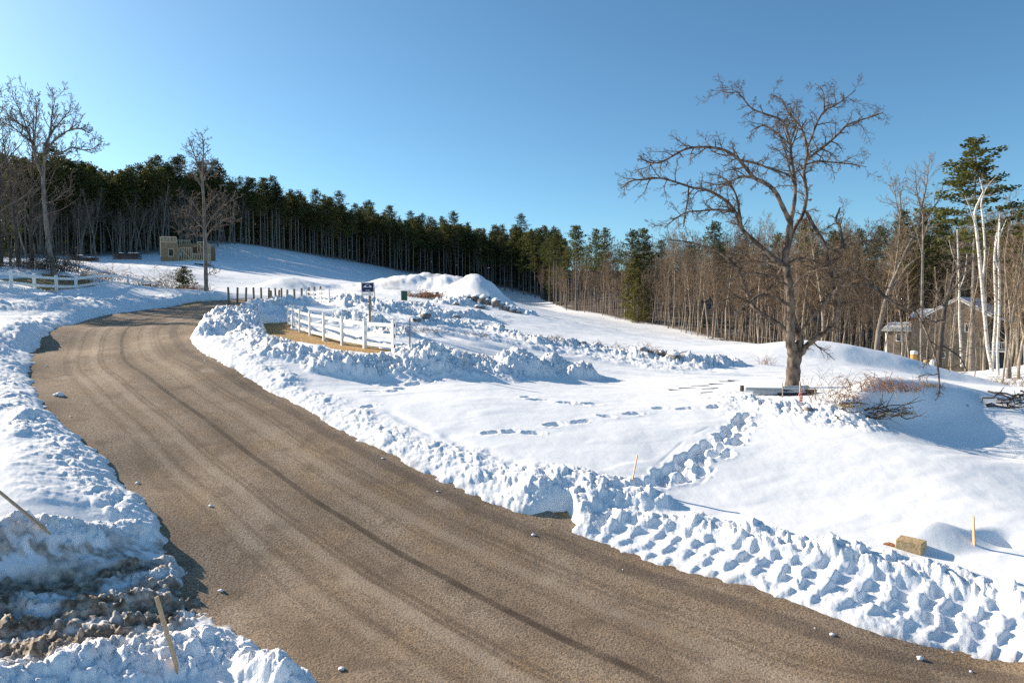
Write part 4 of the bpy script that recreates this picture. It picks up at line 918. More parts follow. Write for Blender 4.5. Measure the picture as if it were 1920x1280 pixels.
bush(1215, 672, 1.3, .9, 45, RUSTW, 'reddish brush poking from the snowy rubble row', 7, arch=.4, rad=.012)
bush(1110, 662, 1.5, .5, 36, RUSTW, 'low russet brush in the middle of the rubble row', 8, arch=.8, rad=.011)
bush(1285, 688, 1.8, .5, 50, TWIG, 'brown twiggy heap at the right end of the rubble row', 9, arch=.9, rad=.012)
bush(1160, 668, 1.3, .7, 30, TWIGG, 'grey bare brush beside the reddish brush in the rubble row', 10, arch=.5, rad=.012)
bush(1040, 655, 1.2, .45, 25, TWIG, 'small brown brush at the left of the rubble row', 11, arch=.8, rad=.011)
bush(800, 562, 4.2, 1.3, 110, RUSTW, 'rust-red brush heap at the foot of the earth mound', 12, arch=1.0, rad=.04)
bush(185, 548, 4.5, 1.8, 120, RUSTW, 'russet thicket behind the middle of the left white fence', 13, arch=.6, rad=.018, loc=atY(190, 67))
bush(35, 545, 7, 1.6, 120, TWIGG, 'dark brush along the left end of the left white fence', 14, arch=.7, rad=.02, loc=atY(30, 56))
bush(110, 540, 5.5, 2.6, 190, BARKD, 'dark tangled thicket round the leaning forked tree', 15, arch=.7, rad=.022, loc=atY(100, 59.5))
bush(300, 548, 4.2, 3.4, 70, TWIG, 'tall brown brush at the right end of the left white fence', 16, arch=.6, rad=.018, loc=atY(300, 69))
bush(340, 550, 6.5, 1.2, 150, TWIGG, 'low dark brush between the fence end and the slender tree', 17, arch=.8, rad=.018, loc=atY(335, 66))
bush(215, 535, 8, .8, 150, BARKD, 'low dark brush added for a shadow line behind the right half of the left white fence', 27, arch=.8, rad=.02, loc=atY(215, 63.5))  # dark twigs added, standing in for the shadow line behind the rails
bush(120, 525, 6, .7, 90, TWIGG, 'low grey-brown brush behind the middle posts of the left white fence', 28, arch=.8, rad=.018, loc=atY(125, 56.5))
bush(375, 550, 3, .7, 70, RUSTW, 'low russet brush at the foot of the slender tree', 18, arch=.8, rad=.014, loc=atY(372, 63))
bush(1190, 610, 2.0, .8, 30, TWIGG, 'grey twigs at the foot of the yellow-green hemlock', 19, arch=.5, rad=.02, loc=atY(1195, 138))
bush(1355, 632, 4.0, 1.2, 60, TWIGG, 'dark heap of branches against the wood edge', 20, arch=1.0, rad=.03, loc=atY(1345, 103))
bush(1905, 745, 2.5, 1.4, 60, TWIG, 'tan brush at the right frame edge below the birches', 21, arch=.4, rad=.012, loc=atY(1905, 50))
bush(1865, 735, 2.0, 1.0, 40, RUSTW, 'reddish brush below the slim white birch', 22, arch=.5, rad=.011, loc=atY(1868, 54))
bush(890, 640, 1.6, .45, 30, TWIG, 'small brown brush near the wooden stake in the lumpy snow', 23, arch=.8, rad=.012)
bush(790, 632, 3.0, .5, 60, TWIGG, 'low grey brush right of the white fence end', 24, arch=.7, rad=.012, loc=atY(790, 38))
ev = pine_proto(303, 2.2, .05, bare=.03, spread=.42, gap=.22, card=.25, mat_=NEEDLE, per=5, stubs=0); q = atY(346, 65); plant(ev, q.x, q.y, 'small green evergreen sapling in the brush left of the slender tree', 'shrub', None, name='evergreen_shrub')
# brush piles: crossed dead branches on the crest
def brush_pile(px, py, L, n, seed, label, hz=.35, mat_=BARKD, flat=.6, loc=None):
    g = loc or onsnow(px, py, .05); rg = random.Random(seed); root = empty('brush_pile', g, 0, label, 'brush pile')
    for i in range(n):
        a = rg.gauss(.2, .9); d = Vector((math.cos(a), math.sin(a) * flat, rg.gauss(0, .16))); c = Vector((rg.gauss(0, L * .22), rg.gauss(0, L * .12), abs(rg.gauss(.1, hz * .5)))); l = L * rg.uniform(.25, .6); r = rg.uniform(.012, .035)
        pts = [c + d * l * (t - .5) + Vector((rg.gauss(0, .05), rg.gauss(0, .05), rg.gauss(0, .03) + .12 * (t - .5) ** 2)) for t in (0, .2, .4, .6, .8, 1)]
        mb = MB(); mb.tube(pts, [r, r, r * .9, r * .8, r * .6, r * .3], 5, cap=False)
        for q in range(3):
            b_ = pts[rg.randrange(2, 6)]; e = (d + Vector((rg.gauss(0, .7), rg.gauss(0, .7), rg.gauss(.2, .5)))).normalized() * l * .35; mb.tube([b_, b_ + e * .5, b_ + e], [r * .5, r * .35, r * .2], 3, cap=False)
        mb.build('branch', mat_, root, True)
brush_pile(1640, 800, 2.5, 26, 41, 'dark tangled branches lying on the snowy crest right of the fruit tree')
brush_pile(1895, 775, 2.2, 22, 42, 'dark branch tangle on the snow slope at the right frame edge')
brush_pile(1230, 685, 2.6, 10, 43, 'short dark branches sticking from the rubble row snow', mat_=BARKD)

rng = random.Random(55)
for px, Y, k in ((1695,70,0),(1708,66,1),(1752,64,2),(1770,60,3),(1782,68,0),(1812,66,1),(1830,60,2),(1846,66,3),(1885,62,0),(1897,58,1),(1908,63,2),(1880,56,3),(1655,72,1),(1676,76,2),(1735,58,0),(1790,57,3)):
    q = atY(px, Y); plant(SAPL[k], q.x, q.y, 'thin bare sapling in front of the taupe house', 'sapling', 'saplings in front of the taupe house', sc=rng.uniform(.8, 1.35), rz=rng.random() * 6)
for px, Y, k, lb in ((1892,58,0,'bare tree between the slim white birch and the right frame edge'),(1912,57,3,'bare tree at the right frame edge under the big pine'),(1690,82,1,'bare tree rising beside the low shed of the house'),(1780,74,4,'bare tree standing close against the house gable'),(1842,76,6,'bare tree against the house porch')):
    q = atY(px, Y); plant(BARES[k], q.x, q.y, lb, 'tree', None, sc=.8, rz=rng.random() * 6)
# ------------------------------------------------------------------ fences, posts, sign, stakes
def fence(name, label, posts, H, rails, rail_h=.14, pw=.13, slots=False, anchor='base', deep=.7):
    """posts: (column,row,distance) of each foot (or top)"""
    P = [Vector(at(*p)) for p in posts]
    if anchor == 'top': P = [p - Vector((0, 0, H)) for p in P]
    for p in P: p.z = max(p.z, surf(p.x, p.y) - (.12 if anchor == 'base' else .06))
    root = empty(name, P[0], 0, label, 'fence'); o = P[0]
    for i, p in enumerate(P):
        q = p - o; a = P[min(i + 1, len(P) - 1)] - P[max(i - 1, 0)]; rz = math.atan2(a.y, a.x)
        ps = MB().box(q + Vector((0, 0, (H - deep) / 2)), (pw, pw, H + deep), rz).build('post', WHITEV, root)
        c = MB(); c.box(q + Vector((0, 0, H + .012)), (pw + .035, pw + .035, .03), rz)
        hw = pw / 2; M_ = Matrix.Rotation(rz, 3, 'Z'); t_ = q + Vector((0, 0, H + .075)); cs = [q + M_ @ Vector((sx * hw, sy * hw, 0)) + Vector((0, 0, H + .027)) for sx, sy in ((-1, -1), (1, -1), (1, 1), (-1, 1))]
        for k in range(4): c.q.append((len(c.v), len(c.v) + 1, len(c.v) + 2, len(c.v) + 2)); c.v += [tuple(cs[k]), tuple(cs[(k + 1) % 4]), tuple(t_)]
        c.build('post_cap', WHITEV, ps)
    for i in range(len(P) - 1):
        a, b = P[i] - o, P[i + 1] - o; d = (b - a).normalized() * (pw * .45)
        for z in rails: MB().beam(a + d + Vector((0, 0, z)), b - d + Vector((0, 0, z)), .045, rail_h).build('rail', WHITEV, root)
    if slots:
        a = (P[0] - P[1]).normalized(); q = P[0] - o + a * (pw / 2 + .003); rz = math.atan2(a.y, a.x)
        for z in rails: MB().box(q + Vector((0, 0, z)), (.006, .045, rail_h * .95), rz).build('rail_slot', DARK, root)
    return root
fence('rail_fence', 'white three-rail vinyl fence on bare straw grass beside the road', [(738,662,28),(684,656,29.5),(642,648,31.3),(608,638.5,33.3),(582,632,35.4),(563,625,37.6),(550,619.5,39.8),(541,614,42)], 1.30, (.28, .70, 1.13), .15, .14, True)
fence('rail_fence', 'short white rail fence in lumpy snow beyond the three-rail fence', [(617.5,582,50),(603,579.5,52),(589,577,54),(575,575,56)], 1.0, (.22, .56, .88), .12, .13)
fence('rail_fence', 'long white two-rail fence on the left bank above the road', [(-24,507,44.5),(20,510.6,47),(64,513.5,49.5),(105,517,52),(142,520,54.5),(178,523.5,57),(210,527,59.5),(240,530,62),(268,533,64.5),(294,535,67)], 1.22, (.42, 1.02), .19, .16, anchor='top')
back = [(429,563,57),(445,563,58.2),(461,562.5,59.4),(476,562,60.6),(490,562,61.8),(504,562,63),(517,562,64.2),(528,561.5,65.4)]
front = [(509,571.5,52),(523,570,53.2),(538,569,54.4),(552.5,567,55.6),(566,565,56.8),(579,563,58),(590.5,561.5,59.2),(601,560,60.4)]
for nm, row in (('far', back), ('near', front)):
    for i, (px, py, Y) in enumerate(row):
        p = Vector(at(px, py, Y)); mb = MB(); rg = random.Random(i); mb.lathe([(.001, -.6), (.085, -.6), (.088, 0), (.085, .55), (.083, 1.06), (.07, 1.09), (.001, 1.095)], 12)
        lab = {('far', 0): 'leftmost brown wooden guard post of the far row at the road bend', ('near', 0): 'nearest brown wooden guard post standing at the road edge'}.get((nm, i), 'brown wooden guard post in the %s row along the road bend' % ('far left' if nm == 'far' else 'near right'))
        o = mb.build('guard_post', WOODP, None, True, p); o.rotation_euler = (rg.gauss(0, .02), rg.gauss(0, .02), i)
        tag(o, lab, 'post', None if i == 0 else 'guard posts in the %s row' % ('far left' if nm == 'far' else 'near right'))
# estate-style sign: white frame, navy panel, pale emblem, rider strip
p = Vector(at(694, 624, 36)); sg = empty('post_sign', p, 0, 'small navy and white sign on a wooden post behind the white fence', 'sign')
MB().box((0, 0, .75), (.10, .10, 2.7)).build('post', WOODP, sg)
zc_ = (575 - 539) / F * 36 - (p.z - HC)
MB().box((-.08, -.085, zc_), (.70, .03, .54)).build('frame', TRIM, sg); pn = MB().box((-.08, -.103, zc_), (.60, .006, .44)).build('panel', NAVY, sg)
em = MB(); X0 = -.08; YF = -.1085
def strip(x0, x1, z0, z1): em.quad((X0 + x0, YF, zc_ + z0), (X0 + x1, YF, zc_ + z0), (X0 + x1, YF, zc_ + z1), (X0 + x0, YF, zc_ + z1))
strip(-.21, .21, .0, .035); em.quad((X0 - .21, YF, zc_ + .035), (X0 - .10, YF, zc_ + .035), (X0 - .08, YF, zc_ + .12), (X0 - .13, YF, zc_ + .12)); em.quad((X0 + .10, YF, zc_ + .035), (X0 + .21, YF, zc_ + .035), (X0 + .13, YF, zc_ + .12), (X0 + .08, YF, zc_ + .12))
strip(-.09, .09, .14, .155); strip(-.13, .13, -.165, -.14)
em.build('emblem', TRIM, sg)
MB().box((-.08, -.085, zc_ - .36), (.56, .02, .14)).build('rider_panel', TRIM, sg)
for sx in (-.38, .27): MB().box((sx, -.08, zc_ - .30), (.035, .035, .62)).build('side_rail', WOODP, sg)

def lath(name, label, top, foot, Y, mat_, wd=.045, th=.02, cat_='stake', tape=None, dY=0.0):
    a = Vector(at(foot[0], foot[1], Y)); b = Vector(at(top[0], top[1], Y + dY)); d = (b - a); L = d.length; d.normalize()
    a0 = a - d * .45; root = None; mb = MB(); mb.beam(a0 - a, b - a, wd, th)
    tip = b - a; n0 = len(mb.v); x = Vector((1, 0, 0))
    o = mb.build(name, mat_, None, False, a); tag(o, label, cat_)
    if tape:
        for t0, t1 in tape:
            MB().beam(d * L * t0, d * L * t1, wd + .012, th + .012).build('marking_tape', PINK, o)
    return o
lath('wooden_stake', 'tan wooden lath leaning at the junction of snowbank and footprints', (1195, 853), (1180, 928), 16.2, STAKE, .075)
lath('wooden_stake', 'upright tan lath beside the culvert at lower right', (1824.5, 967), (1828, 1070), 13.4, STAKE, .062)
lath('wooden_stake', 'pale lath leaning far over at the left frame edge', (-25, 902), (80, 988), 12.4, STAKE, .085, dY=-.2)
lath('wooden_stake', 'pale lath standing in the bottom left snow heap', (293, 1118), (347, 1300), 9.5, STAKE, .085, dY=.1)
lath('metal_post', 'thin grey metal post right of the white three-rail fence', (768.5, 597), (768.5, 683), 27, STAKEG, .06, .05, 'post')
lath('wooden_stake', 'thin lath in the lumpy snow right of the grey metal post', (876, 655), (875, 702), 26.5, STAKE, .04, tape=[(.0, .12)])
lath('wooden_stake', 'dark brown stake before the grey pipes', (1467, 718), (1468, 778), 24.2, STAKEG, .045)
lath('wooden_stake', 'stake wrapped with pink tape beside the grey pipes', (1499.5, 714), (1501, 792), 23.2, STAKE, .04)
tp = MB(); pk = Vector(at(1501, 792, 23.2)); rg = random.Random(3)
for i in range(7):
    z0 = rg.uniform(.62, 1.1); a = rg.random() * 6.28; q = Vector((math.cos(a) * .04, math.sin(a) * .04, 0)); l = rg.uniform(.25, .5); s_ = Vector((-math.sin(a) * .03, math.cos(a) * .03, 0)); k_ = Vector((rg.gauss(0, .05), rg.gauss(0, .05), -l))
    tp.quad(q + Vector((0, 0, z0)) - s_, q + Vector((0, 0, z0)) + s_, q * 1.6 + k_ + Vector((0, 0, z0)) + s_, q * 1.6 + k_ + Vector((0, 0, z0)) - s_)
for i in range(5): tp.box((0, 0, .75 + i * .09), (.058 + .01 * (i % 2), .036, .06))
o = tp.build('tape_ribbon', PINK, None, False, pk); tag(o, 'pink survey tape hanging knotted round a stake beside the pipes', 'tape')
lath('marker_post', 'thin marker post with a small dark plate before the earth mound', (819.5, 549), (820, 571), 76, STAKEG, .05, .05, 'post')
lath('wooden_stake', 'small dark stake standing in the snowy field above the rubble row', (1000, 629), (1000, 641), 52, BARKD, .07, .05)
for px, y0, y1, Y, lb in ((1575, 735, 785, 24, 'brown stick standing among the weeds right of the pink tape'), (1621, 720, 758, 26, 'brown stick left of the reddish bramble thicket'), (1528, 730, 775, 24.5, 'pale bent stick just right of the pink tape')):
    lath('stick', lb, (px, y0), (px + 1, y1), Y, BARKT, .03, .03, 'stick')
mp = Vector(at(820, 549, 76)); o = MB().box((0, 0, 0), (.28, .03, .22)).build('marker_plate', DARK, None, False, mp); o.parent = bpy.data.objects['marker_post']; o.location = mp - Vector(bpy.data.objects['marker_post'].location)

# green utility cabinet with lid
p = Vector(at(758, 560, 70)); cb = empty('utility_cabinet', p, .15, 'green utility cabinet in the snow left of the earth mound', 'cabinet')
MB().box((0, 0, .25), (.62, .5, .9)).build('body', GREENB, cb); MB().box((0, 0, .73), (.68, .56, .07)).build('lid', GREENB, cb); MB().box((0, -.255, .3), (.28, .012, .5)).build('door', GREENB, cb)
MB().box((0, 0, .80), (.6, .5, .07)).build('snow_cap', SNOWC, cb)

# culvert at lower right: block with a rusty pipe end
p = Vector(at(1684, 1050, 13.35)); cv = empty('culvert', p, -.65, 'tan concrete culvert end poking out of the snow with a rusty pipe', 'culvert'); cv.scale = (.92, .7, .66)
CONC = mat('tan_concrete', (.42, .29, .15), .9, bump=.8, bscale=14, col2=(.56, .41, .24), nscale=7); RUST = mat('rust', (.22, .10, .04), .9, bump=.5, bscale=20, col2=(.42, .22, .10), nscale=8)
mb = MB(); mb.v = [(-.10,-.05,-.5),(.42,-.02,-.5),(.50,.5,-.5),(-.02,.55,-.5),(-.06,0,.62),(.42,.06,.58),(.48,.5,.60),(-.02,.5,.64)]; mb.q = [(3,2,1,0),(4,5,6,7),(0,1,5,4),(1,2,6,5),(2,3,7,6),(3,0,4,7)]
o = mb.build('headwall', CONC, cv); bv = o.modifiers.new('edge', 'BEVEL'); bv.width = .02; bv.segments = 2
mb = MB(); n_ = 20
for k in range(n_):
    a, b_ = 6.2832 * k / n_, 6.2832 * (k + 1) / n_
    f_ = lambda r, y, t: (-.20 + r * math.cos(t), y, .16 + r * math.sin(t))
    mb.quad(f_(.26, .02, a), f_(.26, .02, b_), f_(.26, .6, b_), f_(.26, .6, a)); mb.quad(f_(.22, .6, a), f_(.22, .6, b_), f_(.22, .02, b_), f_(.22, .02, a)); mb.quad(f_(.22, .02, a), f_(.22, .02, b_), f_(.26, .02, b_), f_(.26, .02, a))
    mb.quad((-.2, .55, .16), f_(.22, .55, b_), f_(.22, .55, a), (-.2, .55, .16))
mb.build('pipe', RUST, cv, True)

# grey pipes under the fruit tree, each its own
rg = random.Random(8); pg = onsnow(1470, 752)
k = 0
for dx, dy, dz, L, m_, lb in ((-.35, 0, .20, 2.1, PVC, 'grey plastic pipe on top of the pipe heap under the fruit tree'), (-.25, -.16, .09, 1.9, PVC, 'pale grey pipe at the front of the pipe heap'), (.1, .1, .10, 1.6, PVC, 'grey pipe behind the front pipe of the heap'), (.3, -.3, .05, 1.3, BLACKP, 'black pipe at the lower front of the pipe heap'), (.55, -.05, .14, 1.3, BLACKP, 'black pipe at the right of the pipe heap'), (.5, .15, .26, 1.0, PVC, 'short grey pipe lying across the right of the pipe heap')):
    mb = MB(); r = .075; a = .06 * (k - 2); ax = Vector((math.cos(a), math.sin(a), 0)); sx = Vector((-math.sin(a), math.cos(a), 0)); n_ = 14; k += 1
    for j in range(n_):
        t0, t1 = 6.2832 * j / n_, 6.2832 * (j + 1) / n_; f_ = lambda rr_, t, l: ax * l + sx * (rr_ * math.cos(t)) + Vector((0, 0, rr_ * math.sin(t)))
        mb.quad(f_(r, t0, -L / 2), f_(r, t1, -L / 2), f_(r, t1, L / 2), f_(r, t0, L / 2)); mb.quad(f_(r * .88, t1, -L / 2), f_(r * .88, t0, -L / 2), f_(r * .88, t0, L / 2), f_(r * .88, t1, L / 2))
        for e in (-L / 2, L / 2): mb.quad(f_(r, t0, e), f_(r, t1, e), f_(r * .88, t1, e), f_(r * .88, t0, e))
    o = mb.build('pipe', m_, None, True, pg + Vector((dx, dy, dz))); tag(o, lb, 'pipe', 'pipes heaped under the fruit tree')
BOARD = mat('grey_board', (.22, .22, .21), .85, col2=(.36, .35, .33), nscale=4, bump=.3)
for px, py, l, a in ((1268,742,1.4,.25),(1290,738,1.6,.2),(1312,733,1.5,.3),(1330,740,1.3,.15),(1345,729,1.7,.3),(1362,724,1.4,.25),(1378,722,1.5,.35),(1325,748,1.2,.1),(1390,718,1.2,.25)):
    g = onsnow(px, py); o = MB().box((0, 0, .0), (l * .55, .10, .04), a).build('board', BOARD, None, False, g); o.rotation_euler = (rg.gauss(0, .04), rg.gauss(0, .04), rg.gauss(0, .12))
    tag(o, 'grey weathered board lying flat in the snow left of the fruit tree', 'board', 'boards lying in the snow left of the fruit tree')
for px, py, h, lb in ((1391, 745, .22, 'small dark tree stump between the boards and the pipes'),):
    g = onsnow(px, py); mb = MB(); mb.lathe([(.09, -.15), (.08, h * .5), (.075, h), (.001, h + .005)], 10); tag(mb.build('stump', BARKD, None, True, g), lb, 'stump')

# stones with snow on them
def rock(px, py, s, label, group, seed, Y=None):
    g = atY(px, Y) if Y else onsnow(px, py); rg = np.random.RandomState(seed); n_, m_ = 14, 9; V = []
    off = rg.rand(2) * 50; st = (rg.uniform(.8, 1.35), rg.uniform(.7, 1.1), rg.uniform(.55, .85))
    for i in range(m_ + 1):
        th = math.pi * i / m_
        for j in range(n_):
            ph = 2 * math.pi * j / n_; d = np.array((math.sin(th) * math.cos(ph), math.sin(th) * math.sin(ph), math.cos(th)))
            k_ = 1 + .30 * float(vnoise(np.array([d[0] * 1.6 + off[0]]), np.array([d[1] * 1.6 + d[2] * 1.3 + off[1]]), seed)[0]) + .12 * float(vnoise(np.array([d[0] * 4 + off[0]]), np.array([d[1] * 4 + d[2] * 3]), seed + 1)[0]); V.append(d * k_ * s * st)
    V = np.array(V); Q = [(i * n_ + j, (i + 1) * n_ + j, (i + 1) * n_ + (j + 1) % n_, i * n_ + (j + 1) % n_) for i in range(m_) for j in range(n_)]
    o = link('boulder', mesh_np('boulder', V, Q, ROCK, True), None, g + Vector((0, 0, s * .22))); o.rotation_euler = (0, 0, seed); tag(o, label, 'rock', group)
    W = V[: n_ * 4].copy() * 1.0; W[:, 2] += s * .07; W[n_ * 3:, 2] -= s * .09; W[:n_ * 3, :2] *= 1.05
    Q2 = [(i * n_ + j, (i + 1) * n_ + j, (i + 1) * n_ + (j + 1) % n_, i * n_ + (j + 1) % n_) for i in range(3) for j in range(n_)]
    link('snow_cap', mesh_np('snow_cap', W, Q2, SNOWC, True), o)
for i, (px, py, s) in enumerate(((862,567,.42),(878,566,.5),(893,568,.62),(906,570,.75),(912,577,.6),(921,573,.55),(930,579,.6),(940,581,.45),(950,584,.5),(962,587,.45),(972,589,.35),(899,577,.45),(856,572,.35))):
    rock(px, py, s, 'snow-capped grey boulder in the rubble below the peaked mound', 'boulders below the peaked mound', 300 + i, 77 - i * .35)
for i, (px, py, s, lb) in enumerate(((782,615,.26,'dark boulder beside the grey brush right of the fence'),(798,614,.32,'snow-capped boulder in the brush right of the fence'),(938,622,.34,'large dark boulder at the left of the rubble row'),(965,632,.24,'low dark stone in the left part of the rubble row'),(973,640,.2,'half-buried stone below the low dark stone'),(1092,662,.2,'small stone beside the russet brush in the rubble row'),(1240,684,.26,'rounded stone among dark branches in the rubble row'),(1265,690,.32,'rounded brown boulder at the right of the rubble row'),(1205,680,.2,'small stone under the reddish brush in the rubble row'),(855,604,.3,'dark stone in the lumpy snowbank beyond the fence'),(1515,792,.16,'brown stone on the crest beside the pink-taped stake'))):
    rock(px, py, s, lb, None, 340 + i)
GRT = mat('straw_tuft', (.30, .19, .07), .95, col2=(.5, .34, .14), nscale=9)
bush(1590, 778, .8, .28, 60, GRT, 'straw-coloured grass clump on the crest beside the dark branches', 61, 'grass_clump', 'grass', arch=1.2, rad=.008)
bush(1690, 785, .7, .3, 45, GRT, 'tan dead grass clump under the right end of the dark branches', 62, 'grass_clump', 'grass', arch=1.2, rad=.008)
bush(1735, 735, .6, .3, 40, GRT, 'tan grass clump on the crest right of the bramble', 63, 'grass_clump', 'grass', arch=1.1, rad=.008)

# loose clods of snow thrown on the road
rc = random.Random(4); CL = [(112,742,.10),(104,742,.06),(258,906,.04),(395,949,.035),(640,1255,.04),(1560,1190,.035),(1725,1235,.04),(415,1108,.04),(1000,1003,.035)]
for q_ in range(12):
    e_ = RRw if rc.random() < .6 else RLw; p_ = e_[rc.randrange(6, 70)]; c_ = np.array(p_) + np.array((rc.gauss(0, .12), rc.gauss(0, .12))) + (np.array((-.20, -.28)) if e_ is RRw else np.array((.28, .22))) * rc.uniform(.2, 1.0)
    CL.append((c_[0], c_[1], rc.uniform(.012, .03), 1))
for i, cl in enumerate(CL):
    px, py, s = cl[:3]
    g = ground(px, py) if len(cl) == 3 else Vector((px, py, base_(px, py)))
    rg = np.random.RandomState(i); n_ = 9
    V = []; Q = []
    for a in range(6):
        th = math.pi * a / 5
        for j in range(n_):
            ph = 6.2832 * j / n_; k_ = s * (1 + .35 * rg.randn() * .5); V.append((math.sin(th) * math.cos(ph) * k_ * 1.3, math.sin(th) * math.sin(ph) * k_, math.cos(th) * k_ * .7))
    Q = [(a * n_ + j, (a + 1) * n_ + j, (a + 1) * n_ + (j + 1) % n_, a * n_ + (j + 1) % n_) for a in range(5) for j in range(n_)]
    o = link('snow_clod', mesh_np('snow_clod', V, Q, SNOWC, True), None, g + Vector((0, 0, s * .4))); tag(o, 'small lump of snow lying loose on the brown road', 'snow lump', 'loose snow lumps on the road')

# ------------------------------------------------------------------ the half-built house up the hill
p = Vector(at(302, 492, 150)); hb = empty('unfinished_house', p, math.radians(14), 'half-built sheathed timber house shell on the hillside left of the slender tree', 'house'); hb.scale = (1.0, 1.0, 1.3)
def wall_with_holes(name, m_, root, o, ux, L, z0, z1, holes, th=.16):
    """a wall along ux from o, with openings (x0,x1,za,zb) really left open"""
    ux = Vector(ux); xs = sorted({0, L, *[h[0] for h in holes], *[h[1] for h in holes]}); zs_ = sorted({z0, z1, *[h[2] for h in holes], *[h[3] for h in holes]}); mb = MB(); rz = math.atan2(ux.y, ux.x)
    for i in range(len(xs) - 1):
        run = None
        for j in range(len(zs_) - 1):
            cx, cz = (xs[i] + xs[i + 1]) / 2, (zs_[j] + zs_[j + 1]) / 2
            if any(h[0] < cx < h[1] and h[2] < cz < h[3] for h in holes): 
                if run: mb.box(Vector(o) + ux * cx + Vector((0, 0, (run[0] + run[1]) / 2)), (xs[i + 1] - xs[i], th, run[1] - run[0]), rz); run = None
            else: run = (run[0] if run else zs_[j], zs_[j + 1])
        if run: mb.box(Vector(o) + ux * ((xs[i] + xs[i + 1]) / 2) + Vector((0, 0, (run[0] + run[1]) / 2)), (xs[i + 1] - xs[i], th, run[1] - run[0]), rz)
    return mb.build(name, m_, root)
wall_with_holes('front_wall', OSB, hb, (0, 0, 0), (1, 0, 0), 3.4, -1.6, 3.3, [(1.6, 2.5, 1.1, 2.2)])
wall_with_holes('side_wall', OSB, hb, (0, 8.5, 0), (0, -1, 0), 8.4, -1.2, 4.3, [(2.2, 4.4, 2.7, 3.7), (1.8, 6.0, .2, 1.5)])
wall_with_holes('rear_wall', OSB, hb, (0, 8.5, 0), (1, 0, 0), 9.6, -1, 3.4, [(2, 3, 1.5, 2.6)])
wall_with_holes('upper_wall', OSB, hb, (3.5, 3.2, 0), (1, 0, 0), 5.2, .6, 3.4, [(.9, 1.8, 1.2, 2.3), (2.3, 3.5, 1.9, 2.8), (3.6, 4.8, .9, 1.9)])
wall_with_holes('lower_wall', OSB, hb, (3.5, 1.2, 0), (1, 0, 0), 6, -1.8, .25, [(.3, 2.2, -1.6, 0), (2.7, 3.2, -1.6, -.1), (3.8, 4.4, -.9, -.3)])
MB().box((6.6, 4.9, .42), (6.4, 7.2, .2)).build('floor_deck', STUD, hb); MB().box((6.6, 1.22, .30), (6.5, .1, .3)).build('rim_joist', STUD, hb)
wf = MB()
for a, b_ in (((0, 6.35, 2.65), (0, 4.05, 2.65)), ((0, 6.35, 3.75), (0, 4.05, 3.75)), ((0, 6.3, 2.65), (0, 6.3, 3.75)), ((0, 4.1, 2.65), (0, 4.1, 3.75))): wf.beam(Vector(a) + Vector((-.1, 0, 0)), Vector(b_) + Vector((-.1, 0, 0)), .16, .16)
wf.build('window_frame', STUD, hb); wf = MB()
for x in (1.55, 2.55): wf.box((x, -.1, 1.65), (.12, .06, 1.3))
wf.box((2.05, -.1, 1.05), (.88, .06, .1)); wf.box((2.05, -.1, 2.25), (.88, .06, .1)); wf.build('window_frame', STUD, hb)
def stud_frame(o, ux, L, z0, z1, n, brace=False, s=.1):
    mb = MB(); o = Vector(o); ux = Vector(ux)
    for z in (z0, z1): mb.beam(o + Vector((0, 0, z)), o + ux * L + Vector((0, 0, z)), s, s)
    for i in range(n): x = L * i / (n - 1); mb.beam(o + ux * x + Vector((0, 0, z0 + s / 2)), o + ux * x + Vector((0, 0, z1 - s / 2)), s, s)
    if brace: mb.beam(o + Vector((0, -.1, z1)), o + ux * L + Vector((0, -.1, z0)), s * .8, s)
    return mb.build('stud_frame', STUD, hb)
stud_frame((.05, .05, 0), (1, 0, 0), 3.1, 3.35, 4.25, 12, s=.12); stud_frame((.1, 8.4, 0), (1, 0, 0), 4.2, 3.45, 4.3, 12)
stud_frame((3.5, 1.1, 0), (1, 0, 0), 2.5, .55, 2.6, 8, True, .12); stud_frame((6.1, 1.1, 0), (1, 0, 0), 3.6, .55, 1.55, 11); stud_frame((6.8, 3.0, 0), (1, 0, 0), 1.9, 1.9, 3.7, 4, True, .12); stud_frame((8.7, 3.1, 0), (0, 1, 0), 5, .6, 3.6, 8)
mb = MB(); mb.box((.0, -.1, 2.6), (.22, .05, 3.3)); mb.box((3.42, .0, .4), (.14, .14, 4.2)); mb.box((3.5, 1.0, -.7), (.16, .16, 2.0)); mb.box((6.1, 1.0, -.7), (.16, .16, 2.0)); mb.beam((3.6, .95, -.1), (5.2, .95, -1.7), .12, .14); mb.build('corner_post', STUD, hb)
MB().box((6, 6, 1.8), (.12, 4.6, 2.4)).build('partition', mat('brown_board', (.19, .09, .05), .9), hb)
# dark stacks beside it, a dark tarp
def stack(px0, px1, py0, py1, Y, label, name='pallet_stack'):
    a = Vector(at(px0, py1, Y)); b = Vector(at(px1, py1, Y)); h = (py1 - py0) / F * Y; root = empty(name, (a + b) / 2, 0, label, 'stack'); L = (b - a).length
    n = max(2, int(h / .32)); rg = random.Random(int(px0))
    for i in range(n):
        mb = MB(); z = h * (i + .5) / n; mb.box((0, 0, z - .06), (L, 1.2, h / n * .34)); mb.box((0, 0, z + h / n * .32), (L * rg.uniform(.9, 1), 1.15, h / n * .2))
        for q in range(int(L / .5) + 1): mb.box((-L / 2 + .08 + q * (L - .16) / max(1, int(L / .5)), rg.uniform(-.03, .03), z + .03), (.14, 1.1, h / n * .5))
        mb.build('layer', DARKW, root)
    mb = MB(); rg2 = random.Random(2)
    for q in range(int(L / .6) + 1):
        if rg2.random() < .7: mb.box((-L / 2 + .3 + q * .55, rg2.uniform(-.2, .2), h + .05), (.5, .8, .08))
    if mb.v: mb.build('snow_cap', SNOWC, root)
DARKW = mat('dark_timber', (.025, .025, .03), .9, col2=(.06, .055, .05), nscale=3)
